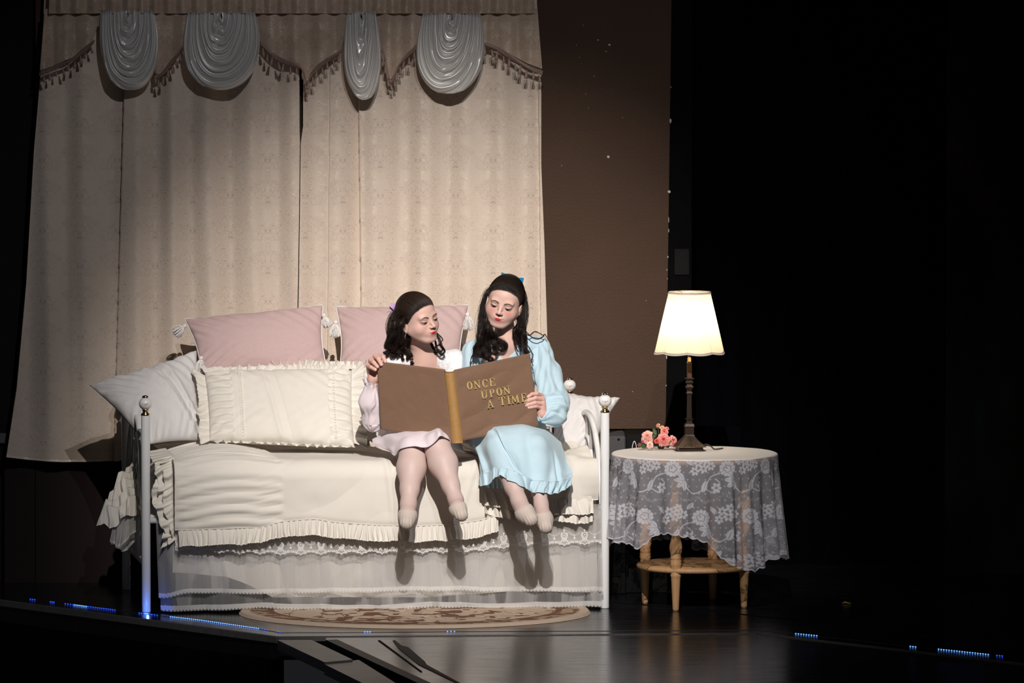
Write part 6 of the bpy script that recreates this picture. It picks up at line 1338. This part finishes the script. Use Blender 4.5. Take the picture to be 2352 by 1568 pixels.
def skirt(name, rows, m, parent, nn=150, kk=200, fold=.004, nf=9, seed=0., colr=None, hemf=0.0, thick=.0025, ext_fn=None, fns=None):
    net = np.array([[W(*p) for p in r_] for r_ in rows]); P = catnet(net, nn, kk); Nn = gnormals(P); Nn = np.where((Nn[..., 1:2] - Nn[..., 2:3] * .3) > 0, -Nn, Nn)
    v = np.linspace(0, 1, nn)[:, None] * np.ones(kk); u = np.ones(nn)[:, None] * np.linspace(0, 1, kk)[None]
    d = fold * (.3 + v) * (np.sin(u * nf * 2 * np.pi + 3.5 * n2(u * 3, v * 1.2, seed)) * .8 + 1.0 * n2(u * 7, v * 2.5, seed + 1) + .35 * n2(u * 24, v * 7, seed + 2)) + (ext_fn(u, v) if ext_fn else 0)
    P = P + Nn * d[..., None]
    if fns:
        P0 = P; D_ = push_out(P, fns, .010) - P
        for _ in range(14): D_[1:-1] = (D_[:-2] + D_[2:] + 2 * D_[1:-1]) / 4; D_[:, 1:-1] = (D_[:, :-2] + D_[:, 2:] + 2 * D_[:, 1:-1]) / 4
        P = push_out(P0 + D_, fns, .006)
    return grid(name, P, m, parent, thick=thick, cols=None if colr is None else np.ones((nn, kk, 3)) * colr), P
rows = [[(862, 1012, .26), (880, 996, .24), (910, 990, .22), (945, 988, .22), (985, 986, .22), (1020, 988, .22), (1044, 998, .24), (1060, 1016, .26)],
        [(856, 1008, .16), (878, 997, .10), (905, 990, .06), (942, 985, .03), (985, 981, .02), (1016, 983, .02), (1042, 1004, .08), (1062, 1022, .14)],
        [(857, 1016, .10), (882, 1008, .04), (908, 1003, -.05), (945, 995, -.09), (980, 992, -.09), (1010, 985, -.11), (1040, 1012, .0), (1064, 1028, .08)],
        [(864, 1026, .08), (888, 1026, .0), (912, 1026, -.07), (948, 1010, -.145), (985, 1010, -.15), (1010, 991, -.165), (1038, 1022, -.05), (1066, 1032, .04)],
        [(872, 1030, .05), (896, 1038, -.02), (914, 1046, -.09), (950, 1024, -.17), (986, 1026, -.18), (1012, 1001, -.185), (1040, 1030, -.07), (1070, 1036, .02)]]
sk1, P1 = skirt('nightgown_skirt', rows, M_pinkd, g1, fold=.0030, nf=6, seed=91., colr=PK, fns=LEGS[:2])
tube('hem_band', P1[-1, ::2], .0022, M_pinkd, g1, 6).data.color_attributes.new('Col', 'FLOAT_COLOR', 'POINT').data.foreach_set('color', np.tile(np.r_[PK, 1], 100 * 6 + 2).astype(np.float32))

# ------------------------------------------------------------------ the girl in blue
g2 = thing('person', 'girl in light blue nightgown with long dark hair and blue bow', 'person', W(1170, 1020, .32))
A2_, O2 = head_frame(1158, 695, .18, -7, 13, 14, .98)
parts = []
nk = to_world(np.array([0, -.022, -.050]), A2_, O2); nb = W(1163, 785, .24); ch = W(1163, 830, .28); SL2, SR2 = W(1094, 805, .28), W(1232, 798, .28)
def f_head2(p):
    q = to_local(p, A2_, O2); d = head_sdf(q) * .98; d = smin(d, cone(p, nk, nb, .042, .045), .018)
    sh = smin(cone(p, nb, SL2, .042, .038), cone(p, nb, SR2, .042, .038), .03); return smin(d, smin(sh, ell(p, ch, (.115, .074, .085)), .05), .035)
def c_head2(V):
    q = to_local(V, A2_, O2); c = np.tile(SKIN * [1.03, 1.04, 1.04], (len(V), 1)); h = q[:, 2] > -.125; c[h] = head_color(q[h], 1.0, (.42, .24, .18), .088) * [1.02, 1.03, 1.03]; return c
zc = O2[2] - .128; parts.append(sub(f_head2, (O2[0] - .11, O2[1] - .15, zc), (O2[0] + .11, O2[1] + .13, O2[2] + .14), .0015, c_head2)); parts.append(sub(f_head2, (O2[0] - .19, O2[1] - .16, nb[2] - .15), (O2[0] + .20, O2[1] + .24, zc + .0015), .003, c_head2))
hip = W(1168, 985, .38); pelv2 = np.array([hip[0], .36, .765])
e_r, w_r = W(1268, 925, .16), W(1246, 951, .075); e_l, w_l = W(1080, 935, .22), W(1082, 965, .07)
def f_torso2(p):
    d = smin(ell(p, ch + [0, .01, -.03], (.118, .078, .12)), ell(p, (pelv2 + ch) / 2, (.095, .072, .17)), .05); d = smin(d, ell(p, pelv2, (.145, .10, .10)), .05)
    for s_, e_, w_ in ((SL2, e_l, w_l), (SR2, e_r, w_r)): d = smin(d, chain(p, [s_, e_, w_], [.040, .032, .023], .02), .02)
    return d
lo, hi = bounds([SL2, SR2, e_l, e_r, w_l, w_r, pelv2], [.05, .05, .05, .05, .04, .04, .15]); parts.append(sub(f_torso2, lo, hi, .006, const(SKIN)))
yb = .036
hand(w_r, None, [[W(1243, 908, .066), W(1233, 904, .036), W(1222, 905, .027), W(1213, 911, .024)],
                 [W(1247, 917, .062), W(1230, 914, .034), W(1215, 919, .025), W(1204, 924, .023)],
                 [W(1247, 927, .062), W(1229, 925, .034), W(1215, 929, .026), W(1204, 932, .024)],
                 [W(1244, 936, .066), W(1231, 933, .038), W(1222, 935, .030), W(1214, 936, .026)]],
     [W(1238, 940, .088), W(1230, 932, .090), W(1222, 924, .092)], parts, .0090, .0013, W(1252, 962, .10))
hand(w_l, None, [[W(1092, 966, .04), W(1100, 964, .012), W(1108, 967, .002), W(1115, 970, -.002)], [W(1092, 973, .04), W(1101, 973, .012), W(1109, 975, .002), W(1116, 978, -.002)],
                 [W(1090, 980, .04), W(1099, 981, .014), W(1107, 983, .004), W(1114, 985, .0)], [W(1088, 986, .045), W(1096, 988, .02), W(1104, 990, .008), W(1110, 991, .004)]],
     [W(1090, 957, .03), W(1098, 951, .015), W(1105, 948, .008)], parts, .0072, .0022)
leg(W(1140, 1000, .34), W(1150, 1030, -.10), W(1192, 1150, -.29), W(1206, 1178, -.355), W(1219, 1192, -.375), (.070, .055, .054, .0320, .047), parts, parent=g2)
leg(W(1200, 1000, .34), W(1226, 1032, -.08), W(1243, 1158, -.22), W(1250, 1192, -.29), W(1254, 1210, -.315), (.070, .054, .050, .0285, .042), parts, parent=g2)
b2 = join(parts).build('body', M_body, g2)
ST = Strands(); hair_cap(ST, A2_, O2, (0.0, -.070, .085), 2600, .011, 8, hl=.088)
L2 = [([(1138, 652, .24), (1120, 672, .22), (1112, 700, .215), (1107, 735, .21), (1103, 770, .19), (1098, 795, .18)], 70, .007, .013, .004, 1.5),
      ([(1186, 650, .24), (1201, 672, .22), (1206, 700, .215), (1207, 735, .20), (1205, 765, .18), (1208, 788, .17)], 70, .007, .012, .004, 1.5),
      ([(1136, 675, .27), (1122, 700, .25), (1114, 735, .23), (1110, 765, .21), (1106, 790, .19)], 60, .014, .016, .005, 1.6),
      ([(1134, 668, .28), (1114, 705, .23), (1106, 740, .20), (1100, 775, .17), (1094, 800, .15), (1090, 822, .13)], 60, .010, .014, .007, 2.0),
      ([(1132, 690, .24), (1113, 730, .19), (1106, 765, .15), (1100, 795, .13), (1104, 822, .12)], 70, .010, .016, .008, 2.4),
      ([(1121, 705, .18), (1117, 742, .15), (1112, 775, .12), (1110, 803, .11), (1118, 828, .10)], 70, .009, .015, .009, 2.6),
      ([(1116, 705, .22), (1121, 752, .13), (1119, 782, .10), (1122, 806, .09), (1130, 822, .085), (1122, 830, .08)], 60, .008, .013, .009, 2.4),
      ([(1117, 712, .22), (1126, 758, .12), (1130, 778, .10), (1139, 794, .085), (1138, 808, .08), (1130, 815, .08)], 50, .007, .011, .008, 2.2),
      ([(1117, 718, .22), (1122, 742, .17), (1132, 762, .12), (1143, 776, .10), (1155, 783, .09), (1161, 794, .085), (1155, 804, .08), (1145, 804, .08), (1140, 798, .08)], 46, .005, .008, .005, 1.6),
      ([(1118, 720, .22), (1124, 745, .17), (1134, 768, .12), (1146, 788, .10), (1152, 798, .09), (1146, 806, .085)], 24, .003, .006, .006, 1.6),
      ([(1130, 700, .30), (1122, 750, .30), (1118, 790, .26), (1112, 815, .22)], 60, .016, .018, .006, 2.0),
      ([(1157, 700, .31), (1157, 760, .32), (1155, 800, .30)], 50, .020, .022, .004, 1.0),
      ([(1196, 684, .24), (1203, 715, .22), (1205, 742, .20), (1202, 768, .17), (1207, 790, .15), (1216, 810, .14)], 60, .009, .012, .006, 1.8),
      ([(1197, 700, .22), (1199, 730, .19), (1196, 758, .16), (1193, 780, .13), (1203, 800, .12), (1213, 812, .12)], 56, .008, .012, .006, 1.8),
      ([(1201, 706, .23), (1190, 748, .16), (1186, 770, .13), (1192, 790, .12), (1200, 806, .11)], 46, .006, .009, .005, 1.6),
      ([(1198, 720, .23), (1187, 745, .19), (1178, 760, .14), (1180, 780, .12), (1186, 796, .115), (1192, 808, .11)], 14, .002, .004, .003, 1.2),
      ([(1188, 690, .30), (1194, 750, .30), (1196, 785, .26)], 50, .014, .016, .005, 1.5),
      ([(1200, 752, .20), (1212, 766, .19), (1222, 774, .19), (1234, 778, .20), (1246, 774, .21), (1251, 768, .22), (1256, 776, .22)], 10, .0015, .0022, .0008, 1.0),
      ([(1200, 756, .20), (1214, 770, .20), (1228, 762, .21), (1242, 766, .22), (1250, 772, .22)], 6, .001, .002, .0008, 1.0),
      ([(1104, 790, .14), (1092, 806, .13), (1084, 818, .12), (1080, 832, .12), (1082, 845, .12)], 8, .0012, .0025, .001, 1.0),
      ([(1106, 790, .13), (1096, 808, .12), (1086, 822, .12), (1088, 838, .12)], 6, .001, .002, .001, 1.0),
      ([(1208, 790, .14), (1218, 802, .13), (1224, 815, .12), (1220, 828, .12), (1226, 840, .12)], 6, .001, .003, .002, 1.5),
      ([(1132, 660, .24), (1108, 690, .22), (1103, 715, .22), (1099, 750, .21), (1095, 780, .2)], 8, .001, .003, .002, 1.5)]
for i, (g, n_, w0, w1, am, tr) in enumerate(L2):
    g = [(x, y, max(Y_, .172 * min(1, max(0, (y - 700) / 70)))) for x, y, Y_ in g]
    ST.lock(Ws(g), n_, w0, w1, am, tr, seed=50 + i, core=n_ > 22, dirn=1 if i % 2 else -1)
ST.mb.build('hair', M_hair2, g2)
bow('hair_bow', A2_, O2, (-.004, -.060, .090), .050, (.02, .28, .58), g2, .0)
M_blue = mat('light_blue_cotton', (0.49, 0.66, 0.75), .85, bump=.3, bscale=420, sheen=.25, var=.05)
def f_dress2(p):
    d = smin(ell(p, ch + [0, .01, -.03], (.130, .092, .13)), ell(p, (pelv2 + ch) / 2 + [0, 0, -.01], (.12, .095, .18)), .05); d = smin(d, ell(p, pelv2, (.17, .13, .10)), .06)
    d = smin(d, smin(cone(p, nb, SL2, .050, .046), cone(p, nb, SR2, .050, .046), .03), .03)
    d = smax(d, -ell(p, nb + [.004, -.055, .010], (.042, .062, .062)), .010); return smax(d, -cone(p, nk, nb, .050, .058), .012)
lo, hi = bounds([SL2, SR2, pelv2, nb], [.08, .08, .18, .08]); cloth_sdf('nightgown', f_dress2, lo, hi, .0036, lambda V: .005 * fbm(np.c_[V[:, 0] * 34, V[:, 1] * 30, V[:, 2] * 8], 2), M_blue, g2)
mid = W(1280, 935, .12)
def f_s2(p): return chain(p, [SR2 + [.012, 0, -.006], SR2 + (e_r - SR2) * .5 + [.012, 0, 0], e_r + [.008, 0, .004], W(1272, 948, .12), W(1250, 955, .090)], [.052, .052, .060, .048, .036], .035)
lo, hi = bounds([SR2, e_r, mid, W(1250, 954, .09)], [.08, .09, .07, .06]); cloth_sdf('sleeve', f_s2, lo, hi, .0030, arm_folds([SR2, e_r, W(1250, 954, .092)], .0058, 5, 11.0), M_blue, g2)
def f_s3(p): return chain(p, [SL2 + [-.010, 0, -.006], e_l, w_l + [0, .04, 0]], [.050, .055, .034], .035)
lo, hi = bounds([SL2, e_l, w_l], [.08, .08, .06]); cloth_sdf('sleeve', f_s3, lo, hi, .0036, arm_folds([SL2, e_l, w_l], .0055, 6, 13.0), M_blue, g2)
cuff(W(1251, 954, .088), W(1243, 946, .072) - W(1252, 954, .092), .034, .031, .016, M_blue, g2, 9, .003, 5.0)
V = [nb + [.0 + .044 * math.sin(a), -.050 - .02 * math.cos(a) * 0 - .012, -.018 - .040 * math.cos(a)] for a in np.linspace(-1.9, 1.9, 40)]
rows = [[(1076, 1012, .24), (1092, 995, .22), (1120, 984, .20), (1160, 980, .20), (1200, 980, .20), (1235, 982, .22), (1262, 990, .24), (1288, 1012, .26)],
        [(1074, 1016, .12), (1090, 999, .06), (1116, 984, .0), (1160, 976, -.02), (1205, 976, -.02), (1238, 984, .02), (1264, 998, .10), (1292, 1024, .18)],
        [(1078, 1024, .05), (1094, 1014, .0), (1120, 998, -.09), (1158, 996, -.13), (1205, 998, -.11), (1246, 1004, -.08), (1272, 1022, .0), (1298, 1040, .10)],
        [(1096, 1046, .0), (1104, 1044, -.04), (1126, 1040, -.13), (1163, 1042, -.17), (1208, 1042, -.16), (1254, 1048, -.13), (1284, 1056, -.06), (1302, 1062, .0)],
        [(1100, 1072, -.06), (1110, 1070, -.10), (1132, 1066, -.16), (1166, 1072, -.20), (1206, 1088, -.20), (1254, 1094, -.17), (1290, 1086, -.12), (1312, 1080, -.06)],
        [(1100, 1088, -.07), (1112, 1087, -.11), (1138, 1082, -.18), (1170, 1084, -.22), (1210, 1102, -.21), (1256, 1108, -.19), (1292, 1102, -.14), (1316, 1092, -.08)]]
def bigfold(u, v): f = u - (.26 + .28 * v); return .030 * np.exp(-np.maximum(f, 0) / .06) * (1 - np.exp(-np.maximum(f, 0) / .010)) * smooth01(.2, .5, v) - .010 * np.exp(-((f + .02) / .02) ** 2) * smooth01(.2, .5, v) + .014 * np.exp(-((u - .80 - .02 * v) / .018) ** 2) * smooth01(.4, .7, v) * -1 + .012 * np.exp(-((u - .12 - .05 * v) / .03) ** 2)
sk2, P2 = skirt('nightgown_skirt', rows, M_blue, g2, fold=.0050, nf=4, seed=95., ext_fn=bigfold, nn=170, kk=240, fns=LEGS[2:])
dn = np.array([0, -.02, -1.0]); T = P2[-1, ::6]; hl_ = np.interp(np.linspace(0, 1, len(T)), [0, .1, .25, .36, .42, .6, .8, 1], [.048, .052, .050, .026, .045, .048, .052, .036])
ruffle('skirt_ruffle', T, T + dn * hl_[:, None] + np.array([0, -.012, 0]), 13, .009, M_blue, g2, np.array([0, -1, 0]), 97.0, rows=20, N_=420, thick=.0018, post=lambda P: push_out(P, LEGS[2:], .006, (0, -1, .1)))
tube('ruffle_seam', P2[-1, ::3], .0020, M_blue, g2, 6)
# underside flap of the hem at the left
T = np.array([W(1100, 1092, -.03), W(1125, 1096, -.06), W(1150, 1098, -.10), W(1165, 1096, -.12)]); ruffle('skirt_ruffle', T, T + np.array([0, .01, -.045]), 5, .007, M_blue, g2, np.array([0, -1, 0]), 98.0, rows=14, N_=120, thick=.0018, post=lambda P: push_out(P, LEGS[2:], .006, (-.5, .8, .1)))
